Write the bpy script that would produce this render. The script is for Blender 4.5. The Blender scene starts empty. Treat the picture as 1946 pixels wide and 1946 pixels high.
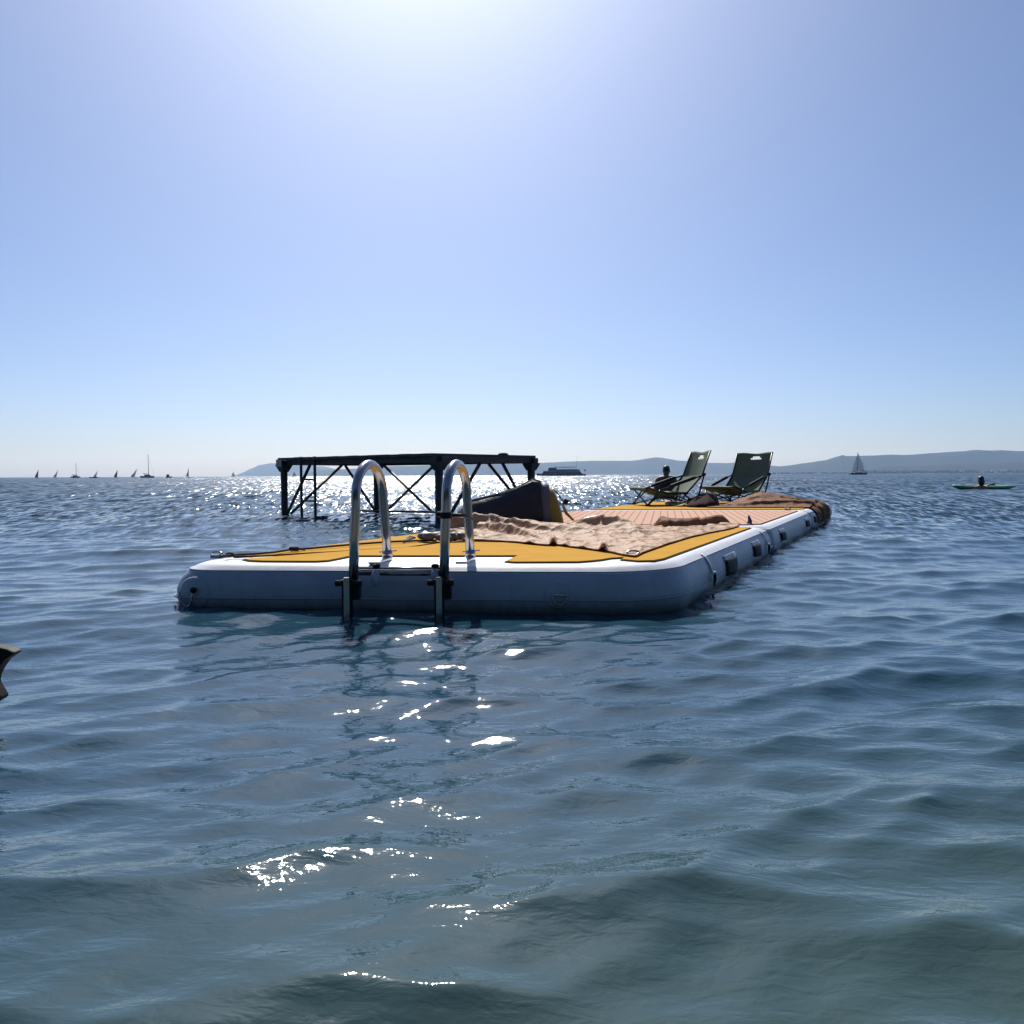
import bpy, math, random
import numpy as np
from mathutils import Vector, Matrix, noise

random.seed(7)
R = math.radians
scene = bpy.context.scene
col = scene.collection

# ------------------------------------------------------------------ camera
CAM_H = 0.546
FPX = 1500.0
cam_d = bpy.data.cameras.new("camera")
cam = bpy.data.objects.new("camera", cam_d)
col.objects.link(cam)
cam_d.sensor_width = 36.0
cam_d.lens = 36.0 * FPX / 1946.0
cam_d.clip_start = 0.05
cam_d.clip_end = 40000.0
PITCH = math.atan(70.0 / FPX)
ROLL = R(-0.25)
cam_rot = Matrix.Rotation(R(90) - PITCH, 3, 'X') @ Matrix.Rotation(ROLL, 3, 'Z')
cam.location = (0, 0, CAM_H)
cam.rotation_euler = cam_rot.to_euler()
scene.camera = cam

# ------------------------------------------------------------------ sky and sun
SUN_EL, SUN_AZ = R(45.0), R(-7.0)          # azimuth from +Y, positive towards +X
SKY_STRENGTH = 0.100
SUN_STRENGTH = 5.0
sun_dir = Vector((math.sin(SUN_AZ) * math.cos(SUN_EL), math.cos(SUN_AZ) * math.cos(SUN_EL), math.sin(SUN_EL)))
world = bpy.data.worlds.new("World")
scene.world = world
world.use_nodes = True
wn = world.node_tree.nodes
wl = world.node_tree.links
wn.clear()
sky = wn.new('ShaderNodeTexSky')
sky.sky_type = 'NISHITA'
sky.sun_disc = False
sky.sun_elevation = SUN_EL
sky.sun_rotation = SUN_AZ
sky.altitude = 0.0
sky.air_density = 0.65
sky.dust_density = 1.35
sky.ozone_density = 8.0
bg = wn.new('ShaderNodeBackground')
bg.inputs['Strength'].default_value = SKY_STRENGTH
wo = wn.new('ShaderNodeOutputWorld')
wl.new(sky.outputs[0], bg.inputs[0])
wl.new(bg.outputs[0], wo.inputs[0])
sun_d = bpy.data.lights.new("sun", 'SUN')
sun_d.energy = SUN_STRENGTH
sun_d.angle = R(0.53)
sun_d.color = (1.0, 0.96, 0.90)
sun = bpy.data.objects.new("sun", sun_d)
col.objects.link(sun)
sun.rotation_euler = sun_dir.to_track_quat('Z', 'Y').to_euler()
scene.view_settings.view_transform = 'Standard'
scene.view_settings.look = 'None'
scene.view_settings.exposure = 0.15
scene.view_settings.gamma = 1.0
scene.view_settings.use_curve_mapping = False
scene.render.engine = 'CYCLES'
scene.cycles.use_denoising = True
scene.cycles.use_adaptive_sampling = False
scene.cycles.max_bounces = 6
scene.cycles.volume_bounces = 0
scene.cycles.sample_clamp_indirect = 1.5
scene.cycles.caustics_reflective = False
scene.cycles.caustics_refractive = False


# ------------------------------------------------------------------ measuring helpers
def ray(px, py):
    return cam_rot @ Vector(((px - 973.0) / FPX, -(py - 973.0) / FPX, -1.0))


def on_z(px, py, z):
    """point of the horizontal plane z seen at a photograph pixel"""
    d = ray(px, py)
    t = (z - CAM_H) / d.z
    return Vector((d.x * t, d.y * t, z))


def on_y(px, py, y):
    """point of the vertical plane at distance y seen at a photograph pixel"""
    d = ray(px, py)
    t = y / d.y
    return Vector((d.x * t, y, CAM_H + d.z * t))


# ------------------------------------------------------------------ mesh helpers
class MB:
    def __init__(self):
        self.v, self.f, self.s = [], [], []

    def add(self, verts, faces, smooth=False):
        n = len(self.v)
        self.v += [tuple(p) for p in verts]
        self.f += [tuple(i + n for i in f) for f in faces]
        self.s += [smooth] * len(faces)
        return self

    def box(self, c, size, m=None):
        x, y, z = size[0] / 2, size[1] / 2, size[2] / 2
        vs = [Vector(p) for p in ((-x, -y, -z), (x, -y, -z), (x, y, -z), (-x, y, -z), (-x, -y, z), (x, -y, z), (x, y, z), (-x, y, z))]
        if m is not None:
            vs = [m @ p for p in vs]
        c = Vector(c)
        return self.add([p + c for p in vs], [(0, 3, 2, 1), (4, 5, 6, 7), (0, 1, 5, 4), (1, 2, 6, 5), (2, 3, 7, 6), (3, 0, 4, 7)])

    def tube(self, pts, r, n=10, closed=False, flat=None):
        pts = [Vector(p) for p in pts]
        k = len(pts)
        rs = r if isinstance(r, (list, tuple)) else [r] * k
        ups = None
        vs = []
        for i in range(k):
            a = pts[i - 1] if (i > 0 or closed) else pts[i]
            b = pts[(i + 1) % k] if (i < k - 1 or closed) else pts[i]
            t = (b - a).normalized()
            if ups is None:
                ups = Vector((0, 0, 1)) if abs(t.z) < 0.9 else Vector((1, 0, 0))
            side = t.cross(ups)
            if side.length < 1e-5:
                side = t.orthogonal()
            side.normalize()
            ups = side.cross(t).normalized()
            for j in range(n):
                an = 2 * math.pi * j / n
                vs.append(pts[i] + side * (math.cos(an) * rs[i]) + ups * (math.sin(an) * rs[i] * (flat or 1)))
        fs = []
        for i in range(k if closed else k - 1):
            i2 = (i + 1) % k
            for j in range(n):
                j2 = (j + 1) % n
                fs.append((i * n + j, i * n + j2, i2 * n + j2, i2 * n + j))
        self.add(vs, fs, True)
        if not closed:
            b = len(self.v) - len(vs)
            self.f += [tuple(b + j for j in reversed(range(n))), tuple(b + (k - 1) * n + j for j in range(n))]
            self.s += [False, False]
        return self

    def prism(self, poly, z0, z1):
        n = len(poly)
        vs = [(p[0], p[1], z0) for p in poly] + [(p[0], p[1], z1) for p in poly]
        fs = [tuple(reversed(range(n))), tuple(range(n, 2 * n))]
        fs += [(i, (i + 1) % n, n + (i + 1) % n, n + i) for i in range(n)]
        return self.add(vs, fs)

    def slab(self, poly3, d):
        """polygon of 3D points thickened along vector d"""
        n = len(poly3)
        d = Vector(d)
        vs = [Vector(p) - d / 2 for p in poly3] + [Vector(p) + d / 2 for p in poly3]
        fs = [tuple(reversed(range(n))), tuple(range(n, 2 * n))]
        fs += [(i, (i + 1) % n, n + (i + 1) % n, n + i) for i in range(n)]
        return self.add(vs, fs)

    def loft(self, rings, cap0=True, cap1=True, smooth=True):
        n = len(rings[0])
        vs = [p for r_ in rings for p in r_]
        fs = []
        for i in range(len(rings) - 1):
            for j in range(n):
                j2 = (j + 1) % n
                fs.append((i * n + j, i * n + j2, (i + 1) * n + j2, (i + 1) * n + j))
        b = len(self.v)
        self.add(vs, fs, smooth)
        if cap0:
            self.f.append(tuple(b + j for j in reversed(range(n)))); self.s.append(False)
        if cap1:
            self.f.append(tuple(b + (len(rings) - 1) * n + j for j in range(n))); self.s.append(False)
        return self

    def grid(self, fn, nu, nv, smooth=True, skip=None, thick=0.0):
        vs = [Vector(fn(i / nu, j / nv)) for j in range(nv + 1) for i in range(nu + 1)]
        fs = []
        for j in range(nv):
            for i in range(nu):
                if skip and skip(i, j):
                    continue
                a = j * (nu + 1) + i
                fs.append((a, a + 1, a + nu + 2, a + nu + 1))
        return self.add(vs, fs, smooth)

    def ball(self, c, r, nu=12, nv=8, m=None):
        c = Vector(c)
        rr = r if isinstance(r, (tuple, list)) else (r, r, r)
        rings = []
        for j in range(nv + 1):
            t = math.pi * (j + 0.02) / (nv + 0.04)
            ring = []
            for i in range(nu):
                a = 2 * math.pi * i / nu
                p = Vector((rr[0] * math.sin(t) * math.cos(a), rr[1] * math.sin(t) * math.sin(a), -rr[2] * math.cos(t)))
                ring.append(c + (m @ p if m is not None else p))
            rings.append(ring)
        return self.loft(rings)

    def build(self, name, mat, parent=None):
        me = bpy.data.meshes.new(name)
        me.from_pydata(self.v, [], self.f)
        me.polygons.foreach_set('use_smooth', self.s)
        me.update()
        o = bpy.data.objects.new(name, me)
        col.objects.link(o)
        if mat is not None:
            me.materials.append(mat)
        if parent is not None:
            o.parent = parent
            pm = parent
            off = Matrix.Identity(4)
            while pm is not None:
                off = pm.matrix_basis @ off if False else off
                pm = pm.parent
        return o


def solidify(o, t, offset=0.0):
    m = o.modifiers.new("thick", 'SOLIDIFY')
    m.thickness = t
    m.offset = offset
    return o


def bevel(o, w, seg=2):
    m = o.modifiers.new("edge", 'BEVEL')
    m.width = w
    m.segments = seg
    m.limit_method = 'ANGLE'
    return o


def tag(o, label=None, cat=None, group=None, kind=None):
    if label: o['label'] = label
    if cat: o['category'] = cat
    if group: o['group'] = group
    if kind: o['kind'] = kind
    return o


def empty(name, label, cat, group=None):
    o = bpy.data.objects.new(name, None)
    col.objects.link(o)
    o.empty_display_size = 0.1
    return tag(o, label, cat, group)


def place(o, loc, rz=0.0, s=1.0):
    o.location = loc
    o.rotation_euler = (0, 0, rz)
    o.scale = (s, s, s)
    return o


def copy_tree(o, parent=None):
    c = o.copy()
    col.objects.link(c)
    c.parent = parent
    for ch in list(o.children):
        copy_tree(ch, c)
    return c


# ------------------------------------------------------------------ materials
def mat(name, base, rough=0.6, metal=0.0, spec=0.5, bump=None, vary=None, sheen=0.0, trans=0.0, coat=0.0, alpha=None):
    """bump: (scale, strength, distance); vary: (scale, darker colour, amount)"""
    m = bpy.data.materials.new(name)
    m.use_nodes = True
    nt = m.node_tree
    b = nt.nodes['Principled BSDF']
    b.inputs['Base Color'].default_value = (*base, 1)
    b.inputs['Roughness'].default_value = rough
    b.inputs['Metallic'].default_value = metal
    b.inputs['Specular IOR Level'].default_value = spec
    b.inputs['Sheen Weight'].default_value = sheen
    b.inputs['Coat Weight'].default_value = coat
    if trans:
        b.inputs['Transmission Weight'].default_value = trans
    if alpha is not None:
        b.inputs['Alpha'].default_value = alpha
    tc = nt.nodes.new('ShaderNodeTexCoord')
    if vary:
        n = nt.nodes.new('ShaderNodeTexNoise')
        n.inputs['Scale'].default_value = vary[0]
        n.inputs['Detail'].default_value = 6
        nt.links.new(tc.outputs['Object'], n.inputs['Vector'])
        mr = nt.nodes.new('ShaderNodeMapRange')
        mr.inputs['From Min'].default_value = 0.42
        mr.inputs['From Max'].default_value = 0.68
        mr.inputs['To Max'].default_value = vary[2]
        nt.links.new(n.outputs['Fac'], mr.inputs['Value'])
        mx = nt.nodes.new('ShaderNodeMix')
        mx.data_type = 'RGBA'
        mx.inputs['A'].default_value = (*base, 1)
        mx.inputs['B'].default_value = (*vary[1], 1)
        nt.links.new(mr.outputs[0], mx.inputs['Factor'])
        nt.links.new(mx.outputs['Result'], b.inputs['Base Color'])
    if bump:
        n = nt.nodes.new('ShaderNodeTexNoise')
        n.inputs['Scale'].default_value = bump[0]
        n.inputs['Detail'].default_value = 4
        nt.links.new(tc.outputs['Object'], n.inputs['Vector'])
        bp = nt.nodes.new('ShaderNodeBump')
        bp.inputs['Strength'].default_value = bump[1]
        bp.inputs['Distance'].default_value = bump[2]
        nt.links.new(n.outputs['Fac'], bp.inputs['Height'])
        nt.links.new(bp.outputs[0], b.inputs['Normal'])
    return m


def grime(m):
    """faint scuffs and a grimy line just above the water on the hull"""
    nt = m.node_tree; L = nt.links
    b = nt.nodes['Principled BSDF']
    src = b.inputs['Base Color'].links[0].from_socket
    geo = nt.nodes.new('ShaderNodeNewGeometry')
    mp = nt.nodes.new('ShaderNodeMapping'); mp.inputs['Scale'].default_value = (26, 26, 2.2)
    L.new(geo.outputs['Position'], mp.inputs['Vector'])
    n = nt.nodes.new('ShaderNodeTexNoise'); n.inputs['Scale'].default_value = 1.0; n.inputs['Detail'].default_value = 5
    L.new(mp.outputs[0], n.inputs['Vector'])
    sx = nt.nodes.new('ShaderNodeSeparateXYZ'); L.new(geo.outputs['Position'], sx.inputs[0])
    h = nt.nodes.new('ShaderNodeMath'); h.operation = 'MULTIPLY_ADD'; h.inputs[1].default_value = -0.06
    L.new(n.outputs['Fac'], h.inputs[0]); L.new(sx.outputs['Z'], h.inputs[2])
    r = nt.nodes.new('ShaderNodeMapRange'); r.inputs['From Min'].default_value = -0.02; r.inputs['From Max'].default_value = 0.03
    r.inputs['To Min'].default_value = 0.7; r.inputs['To Max'].default_value = 0.0
    L.new(h.outputs[0], r.inputs['Value'])
    mx = nt.nodes.new('ShaderNodeMix'); mx.data_type = 'RGBA'; mx.inputs['B'].default_value = (0.12, 0.125, 0.085, 1)
    L.new(src, mx.inputs['A']); L.new(r.outputs[0], mx.inputs['Factor'])
    st = nt.nodes.new('ShaderNodeMapRange'); st.inputs['From Min'].default_value = 0.60; st.inputs['From Max'].default_value = 0.75
    st.inputs['To Max'].default_value = 0.45
    L.new(n.outputs['Fac'], st.inputs['Value'])
    m2 = nt.nodes.new('ShaderNodeMix'); m2.data_type = 'RGBA'; m2.inputs['B'].default_value = (0.22, 0.23, 0.24, 1)
    L.new(mx.outputs['Result'], m2.inputs['A']); L.new(st.outputs[0], m2.inputs['Factor'])
    L.new(m2.outputs['Result'], b.inputs['Base Color'])


def translucent(m, amount):
    """thin cloth: part of the light comes through"""
    nt = m.node_tree; L = nt.links
    b = nt.nodes['Principled BSDF']
    t = nt.nodes.new('ShaderNodeBsdfTranslucent')
    if b.inputs['Base Color'].links:
        L.new(b.inputs['Base Color'].links[0].from_socket, t.inputs['Color'])
    else:
        t.inputs['Color'].default_value = b.inputs['Base Color'].default_value
    mx = nt.nodes.new('ShaderNodeMixShader'); mx.inputs[0].default_value = amount
    o = [n for n in nt.nodes if n.type == 'OUTPUT_MATERIAL'][0]
    L.new(b.outputs[0], mx.inputs[1]); L.new(t.outputs[0], mx.inputs[2]); L.new(mx.outputs[0], o.inputs['Surface'])


def crinkle(m, scale, dist):
    """creases of a crumpled sheet"""
    nt = m.node_tree; L = nt.links
    b = nt.nodes['Principled BSDF']
    tc = nt.nodes.new('ShaderNodeTexCoord')
    nz = nt.nodes.new('ShaderNodeTexNoise'); nz.inputs['Scale'].default_value = scale * 0.6
    L.new(tc.outputs['Object'], nz.inputs['Vector'])
    mx = nt.nodes.new('ShaderNodeVectorMath'); mx.operation = 'MULTIPLY_ADD'; mx.inputs[1].default_value = (0.12, 0.12, 0.12)
    L.new(nz.outputs['Color'], mx.inputs[0]); L.new(tc.outputs['Object'], mx.inputs[2])
    vo = nt.nodes.new('ShaderNodeTexVoronoi'); vo.feature = 'F1'; vo.inputs['Scale'].default_value = scale
    L.new(mx.outputs[0], vo.inputs['Vector'])
    bp = nt.nodes.new('ShaderNodeBump'); bp.inputs['Strength'].default_value = 0.7; bp.inputs['Distance'].default_value = dist
    L.new(vo.outputs['Distance'], bp.inputs['Height'])
    if b.inputs['Normal'].links:
        L.new(b.inputs['Normal'].links[0].from_socket, bp.inputs['Normal'])
    L.new(bp.outputs[0], b.inputs['Normal'])


M = {}
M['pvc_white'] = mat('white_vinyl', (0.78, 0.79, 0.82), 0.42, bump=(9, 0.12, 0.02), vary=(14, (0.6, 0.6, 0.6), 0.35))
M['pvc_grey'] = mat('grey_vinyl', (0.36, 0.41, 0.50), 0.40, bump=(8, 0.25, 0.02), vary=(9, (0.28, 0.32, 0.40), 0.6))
grime(M['pvc_grey'])
M['pvc_seam'] = mat('grey_vinyl_seam', (0.30, 0.34, 0.42), 0.45)
M['yellow'] = mat('yellow_foam', (0.53, 0.28, 0.026), 0.9, spec=0.1, bump=(260, 0.35, 0.003), vary=(6, (0.47, 0.235, 0.02), 0.75))
M['pink'] = mat('sand_pink_foam', (0.56, 0.34, 0.235), 0.85, spec=0.12, bump=(200, 0.3, 0.003), vary=(22, (0.5, 0.33, 0.27), 0.6))
M['groove'] = mat('brown_groove', (0.36, 0.205, 0.145), 0.9, spec=0.1)
M['black_foam'] = mat('black_foam_edge', (0.02, 0.018, 0.016), 0.85, spec=0.2)
M['steel'] = mat('brushed_stainless', (0.42, 0.40, 0.40), 0.22, metal=1.0, bump=(120, 0.05, 0.002), vary=(30, (0.36, 0.33, 0.32), 0.6))
M['alu'] = mat('pale_aluminium', (0.72, 0.74, 0.77), 0.30, metal=0.9, vary=(40, (0.5, 0.52, 0.55), 0.5))
M['black'] = mat('black_plastic', (0.010, 0.011, 0.013), 0.65, spec=0.25)
M['rope'] = mat('dark_cord', (0.03, 0.018, 0.014), 0.8, bump=(300, 0.5, 0.003))
M['navy'] = mat('navy_nylon', (0.012, 0.014, 0.030), 0.6, bump=(16, 0.5, 0.02), vary=(12, (0.03, 0.03, 0.05), 0.6))
M['grey_cloth'] = mat('grey_nylon', (0.10, 0.11, 0.15), 0.55, bump=(20, 0.4, 0.01))
M['olive'] = mat('olive_yellow_nylon', (0.28, 0.20, 0.035), 0.55, bump=(20, 0.4, 0.01))
M['tan_cloth'] = mat('tan_crinkled_cloth', (0.50, 0.32, 0.205), 0.6, spec=0.25, bump=(160, 0.7, 0.004), vary=(35, (0.37, 0.225, 0.135), 0.8))
M['brown_cloth'] = mat('brown_cloth', (0.24, 0.11, 0.05), 0.75, spec=0.2, bump=(45, 0.6, 0.012), vary=(14, (0.14, 0.065, 0.04), 0.7))
crinkle(M['tan_cloth'], 13.0, 0.03)
crinkle(M['brown_cloth'], 8.0, 0.03)
translucent(M['tan_cloth'], 0.12)
translucent(M['brown_cloth'], 0.12)
M['dark_towel'] = mat('dark_maroon_towel', (0.045, 0.022, 0.024), 0.95, spec=0.1, bump=(90, 0.6, 0.01))
M['chair_cloth'] = mat('green_grey_chair_cloth', (0.17, 0.215, 0.15), 0.75, bump=(150, 0.3, 0.003), vary=(10, (0.13, 0.17, 0.12), 0.6))
translucent(M['chair_cloth'], 0.28)
M['chair_frame'] = mat('black_chair_tube', (0.012, 0.014, 0.018), 0.35)
M['pier'] = mat('dark_pier_steel', (0.022, 0.026, 0.035), 0.55, bump=(40, 0.6, 0.01), vary=(16, (0.06, 0.045, 0.04), 0.7))
M['pier_wood'] = mat('dark_pier_plank', (0.05, 0.045, 0.045), 0.6, bump=(30, 0.5, 0.01), vary=(12, (0.03, 0.028, 0.03), 0.7))
M['skin'] = mat('skin', (0.22, 0.115, 0.07), 0.5, vary=(12, (0.24, 0.12, 0.075), 0.5))
M['hair'] = mat('dark_hair', (0.015, 0.010, 0.008), 0.45, bump=(60, 0.6, 0.01))
M['dark_shirt'] = mat('navy_swim_shirt', (0.015, 0.018, 0.03), 0.7)
M['board_green'] = mat('green_board_vinyl', (0.16, 0.46, 0.26), 0.4, vary=(5, (0.10, 0.24, 0.17), 0.6))
M['white_paint'] = mat('white_paint', (0.75, 0.76, 0.78), 0.4, vary=(2, (0.6, 0.6, 0.62), 0.4))
M['hull_dark'] = mat('dark_hull_paint', (0.035, 0.045, 0.07), 0.4, vary=(1, (0.05, 0.06, 0.08), 0.5))
M['glass'] = mat('dark_window_glass', (0.02, 0.025, 0.03), 0.1)
M['sail_pale'] = mat('pale_sail_cloth', (0.55, 0.58, 0.62), 0.7, vary=(0.6, (0.45, 0.48, 0.52), 0.5))
translucent(M['sail_pale'], 0.4)
M['sail_dark'] = mat('dark_sail_cloth', (0.06, 0.065, 0.09), 0.6, vary=(0.5, (0.10, 0.10, 0.13), 0.5))
M['mast'] = mat('mast_metal', (0.2, 0.21, 0.23), 0.4, metal=0.7)
M['forest'] = mat('forest_slope', (0.016, 0.024, 0.018), 0.95, spec=0.1, vary=(0.004, (0.03, 0.036, 0.024), 0.8))
M['tree'] = mat('shore_tree_leaves', (0.030, 0.045, 0.022), 0.9, spec=0.1, vary=(0.05, (0.05, 0.06, 0.025), 0.7))
M['bark'] = mat('bark', (0.06, 0.045, 0.035), 0.9)
M['beach'] = mat('sandy_grass', (0.11, 0.11, 0.06), 0.95, vary=(0.6, (0.2, 0.17, 0.12), 0.7))
M['plaster'] = mat('pale_plaster', (0.75, 0.72, 0.66), 0.8)
M['roof'] = mat('red_brown_roof', (0.26, 0.10, 0.06), 0.8)
M['clear'] = mat('cloudy_plastic_film', (0.72, 0.70, 0.76), 0.25, spec=0.6, bump=(30, 0.8, 0.02), trans=0.35)
M['print'] = mat('dark_print', (0.13, 0.11, 0.14), 0.5)
M['blue_plastic'] = mat('blue_plastic', (0.02, 0.035, 0.12), 0.4)

# ------------------------------------------------------------------ water
WAVES = []
rng = np.random.RandomState(11)
NW = 132
for i in range(NW):
    lam = 0.065 * (2.9 / 0.065) ** ((i + rng.rand()) / NW)
    spread = 0.80 if lam < 0.35 else 0.50
    th = -math.pi / 2 + R(8) + rng.normal() * spread * 0.62
    slope = 0.0245 if lam < 0.40 else (0.0145 if lam < 0.8 else 0.0070)
    if lam < 0.11: slope *= 0.8
    WAVES.append((2 * math.pi / lam, math.cos(th), math.sin(th), slope * lam / (2 * math.pi) * (0.6 + 0.8 * rng.rand()), rng.rand() * 6.283, lam))


RN, RFAR, AMP, LEAN = 0.032, 0.27, 2.35, -0.08      # roughness near and far, slope of the wave groups


def build_water():
    step = 0.0047
    r0, r1 = 0.42, 10000.0
    nr = int(math.log(r1 / r0) / math.log(1 + step))
    half = R(52)
    na = int(2 * half / step)
    rr = r0 * (1 + step) ** np.arange(nr + 1)
    aa = np.linspace(-half, half, na + 1)
    RR, AA = np.meshgrid(rr, aa, indexing='ij')
    X = (RR * np.sin(AA)).ravel()
    Y = (RR * np.cos(AA)).ravel() - 0.15
    D = RR.ravel()
    dx = np.zeros_like(X); dy = np.zeros_like(X); dz = np.zeros_like(X)
    # slow patches of calmer and rougher water
    patch = 0.85 + 0.22 * np.sin(X * 0.9 + 1.3 * np.sin(Y * 0.37)) * np.sin(Y * 0.55 + 0.8 * np.sin(X * 0.43 + 2.0))
    for (k, cx, cy, a, ph, lam) in WAVES:
        fade = np.clip((lam / (D * step) - 2.5) / 3.0, 0, 1)
        if not fade.any():
            continue
        p = k * (cx * X + cy * Y) + ph
        am = a * fade * (patch if lam < 0.7 else 1.0)
        dz += am * np.sin(p)
        c = np.cos(p) * am * (1.35 if lam < 0.5 else 0.9)
        dx += cx * c
        dy += cy * c
    V = np.stack([X + dx, Y + dy, dz], 1)
    n1 = na + 1
    ii, jj = np.meshgrid(np.arange(nr), np.arange(na), indexing='ij')
    a = (ii * n1 + jj).ravel()
    F = np.stack([a, a + n1, a + n1 + 1, a + 1], 1)
    me = bpy.data.meshes.new('water')
    me.vertices.add(len(V)); me.vertices.foreach_set('co', V.ravel().astype(np.float32))
    me.loops.add(F.size); me.loops.foreach_set('vertex_index', F.ravel().astype(np.int32))
    me.polygons.add(len(F))
    me.polygons.foreach_set('loop_start', (np.arange(len(F)) * 4).astype(np.int32))
    me.polygons.foreach_set('use_smooth', np.ones(len(F), bool))
    me.update(calc_edges=True)
    me.validate()
    o = bpy.data.objects.new('water', me)
    col.objects.link(o)
    tag(o, 'blue green rippled lake water with sun glitter reaching the horizon', 'water', kind='structure')
    m = bpy.data.materials.new('lake_water')
    m.use_nodes = True
    nt = m.node_tree
    L = nt.links
    b = nt.nodes['Principled BSDF']
    b.inputs['Base Color'].default_value = (0.022, 0.060, 0.066, 1)
    b.inputs['Roughness'].default_value = 0.085
    b.inputs['IOR'].default_value = 1.50
    geo = nt.nodes.new('ShaderNodeNewGeometry')
    # silt clouds: slightly greener patches
    n0 = nt.nodes.new('ShaderNodeTexNoise'); n0.inputs['Scale'].default_value = 0.35; n0.inputs['Detail'].default_value = 3
    L.new(geo.outputs['Position'], n0.inputs['Vector'])
    mx = nt.nodes.new('ShaderNodeMix'); mx.data_type = 'RGBA'
    mx.inputs['A'].default_value = (0.014, 0.048, 0.084, 1)
    mx.inputs['B'].default_value = (0.022, 0.066, 0.090, 1)
    L.new(n0.outputs['Fac'], mx.inputs['Factor'])
    # sandier, greener water over the shallows nearest the beach
    sx = nt.nodes.new('ShaderNodeSeparateXYZ'); L.new(geo.outputs['Position'], sx.inputs[0])
    wob = nt.nodes.new('ShaderNodeMath'); wob.operation = 'MULTIPLY_ADD'; wob.inputs[1].default_value = 1.6
    L.new(n0.outputs['Fac'], wob.inputs[0]); L.new(sx.outputs['Y'], wob.inputs[2])
    xs = nt.nodes.new('ShaderNodeMath'); xs.operation = 'MULTIPLY_ADD'; xs.inputs[1].default_value = -0.45
    L.new(sx.outputs['X'], xs.inputs[0]); L.new(wob.outputs[0], xs.inputs[2])
    ms = nt.nodes.new('ShaderNodeMapRange'); ms.inputs['From Min'].default_value = 0.9; ms.inputs['From Max'].default_value = 2.4
    ms.inputs['To Min'].default_value = 0.85; ms.inputs['To Max'].default_value = 0.0
    L.new(xs.outputs[0], ms.inputs['Value'])
    mx3 = nt.nodes.new('ShaderNodeMix'); mx3.data_type = 'RGBA'
    mx3.inputs['B'].default_value = (0.050, 0.082, 0.058, 1)
    L.new(mx.outputs['Result'], mx3.inputs['A']); L.new(ms.outputs[0], mx3.inputs['Factor'])
    L.new(mx3.outputs['Result'], b.inputs['Base Color'])
    # fine ripples close by (bump) ...
    mp = nt.nodes.new('ShaderNodeMapping'); mp.inputs['Scale'].default_value = (20, 42, 20); mp.inputs['Rotation'].default_value = (0, 0, R(8))
    L.new(geo.outputs['Position'], mp.inputs['Vector'])
    n1_ = nt.nodes.new('ShaderNodeTexNoise'); n1_.inputs['Scale'].default_value = 1.0; n1_.inputs['Detail'].default_value = 3.5; n1_.inputs['Distortion'].default_value = 0.4
    L.new(mp.outputs[0], n1_.inputs['Vector'])
    bp = nt.nodes.new('ShaderNodeBump'); bp.inputs['Strength'].default_value = 0.55; bp.inputs['Distance'].default_value = 0.0045
    L.new(n1_.outputs['Fac'], bp.inputs['Height'])
    # ... and, farther out, the slopes of waves too small for the mesh: wave groups that lengthen with distance
    ln = nt.nodes.new('ShaderNodeVectorMath'); ln.operation = 'LENGTH'
    L.new(geo.outputs['Position'], ln.inputs[0])

    def ramp(a, b_, lo, hi):
        r = nt.nodes.new('ShaderNodeMapRange'); r.interpolation_type = 'SMOOTHSTEP'
        r.inputs['From Min'].default_value = a; r.inputs['From Max'].default_value = b_
        r.inputs['To Min'].default_value = lo; r.inputs['To Max'].default_value = hi
        L.new(ln.outputs['Value'], r.inputs['Value'])
        return r.outputs[0]

    def groups(sx_, sy_, off):
        m_ = nt.nodes.new('ShaderNodeMapping'); m_.inputs['Scale'].default_value = (sx_, sy_, 1.0); m_.inputs['Location'].default_value = (off, off * 2, 0); m_.inputs['Rotation'].default_value = (0, 0, R(4))
        L.new(geo.outputs['Position'], m_.inputs['Vector'])
        n_ = nt.nodes.new('ShaderNodeTexNoise'); n_.inputs['Scale'].default_value = 1.0; n_.inputs['Detail'].default_value = 2.0; n_.inputs['Roughness'].default_value = 0.6
        L.new(m_.outputs[0], n_.inputs['Vector'])
        v_ = nt.nodes.new('ShaderNodeVectorMath'); v_.operation = 'SUBTRACT'; v_.inputs[1].default_value = (0.5, 0.5, 0.5)
        L.new(n_.outputs['Color'], v_.inputs[0])
        return v_.outputs[0]

    def vmix(f, a, b_):
        m_ = nt.nodes.new('ShaderNodeMix'); m_.data_type = 'VECTOR'
        L.new(f, m_.inputs['Factor']); L.new(a, m_.inputs['A']); L.new(b_, m_.inputs['B'])
        return m_.outputs['Result']

    g = vmix(ramp(13, 24, 0, 1), groups(15.0, 2.4, 3.1), groups(9.0, 0.65, 7.7))
    g = vmix(ramp(32, 60, 0, 1), g, groups(4.0, 0.13, 12.9))
    g = vmix(ramp(90, 160, 0, 1), g, groups(1.5, 0.022, 21.3))
    g = vmix(ramp(300, 600, 0, 1), g, groups(0.45, 0.003, 33.7))
    mul = nt.nodes.new('ShaderNodeVectorMath'); mul.operation = 'MULTIPLY_ADD'
    mul.inputs[1].default_value = (0.82, 1.2, 0.0); mul.inputs[2].default_value = (0, LEAN, 0)   # the steep faces of wind waves
    L.new(g, mul.inputs[0])
    L.new(ramp(6, 40, RN, RFAR), b.inputs['Roughness'])
    sc = nt.nodes.new('ShaderNodeVectorMath'); sc.operation = 'SCALE'
    L.new(mul.outputs[0], sc.inputs[0]); L.new(ramp(4, 17, 0.0, AMP), sc.inputs['Scale'])
    ad = nt.nodes.new('ShaderNodeVectorMath'); ad.operation = 'ADD'
    L.new(bp.outputs[0], ad.inputs[0]); L.new(sc.outputs[0], ad.inputs[1])
    nm = nt.nodes.new('ShaderNodeVectorMath'); nm.operation = 'NORMALIZE'
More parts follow.
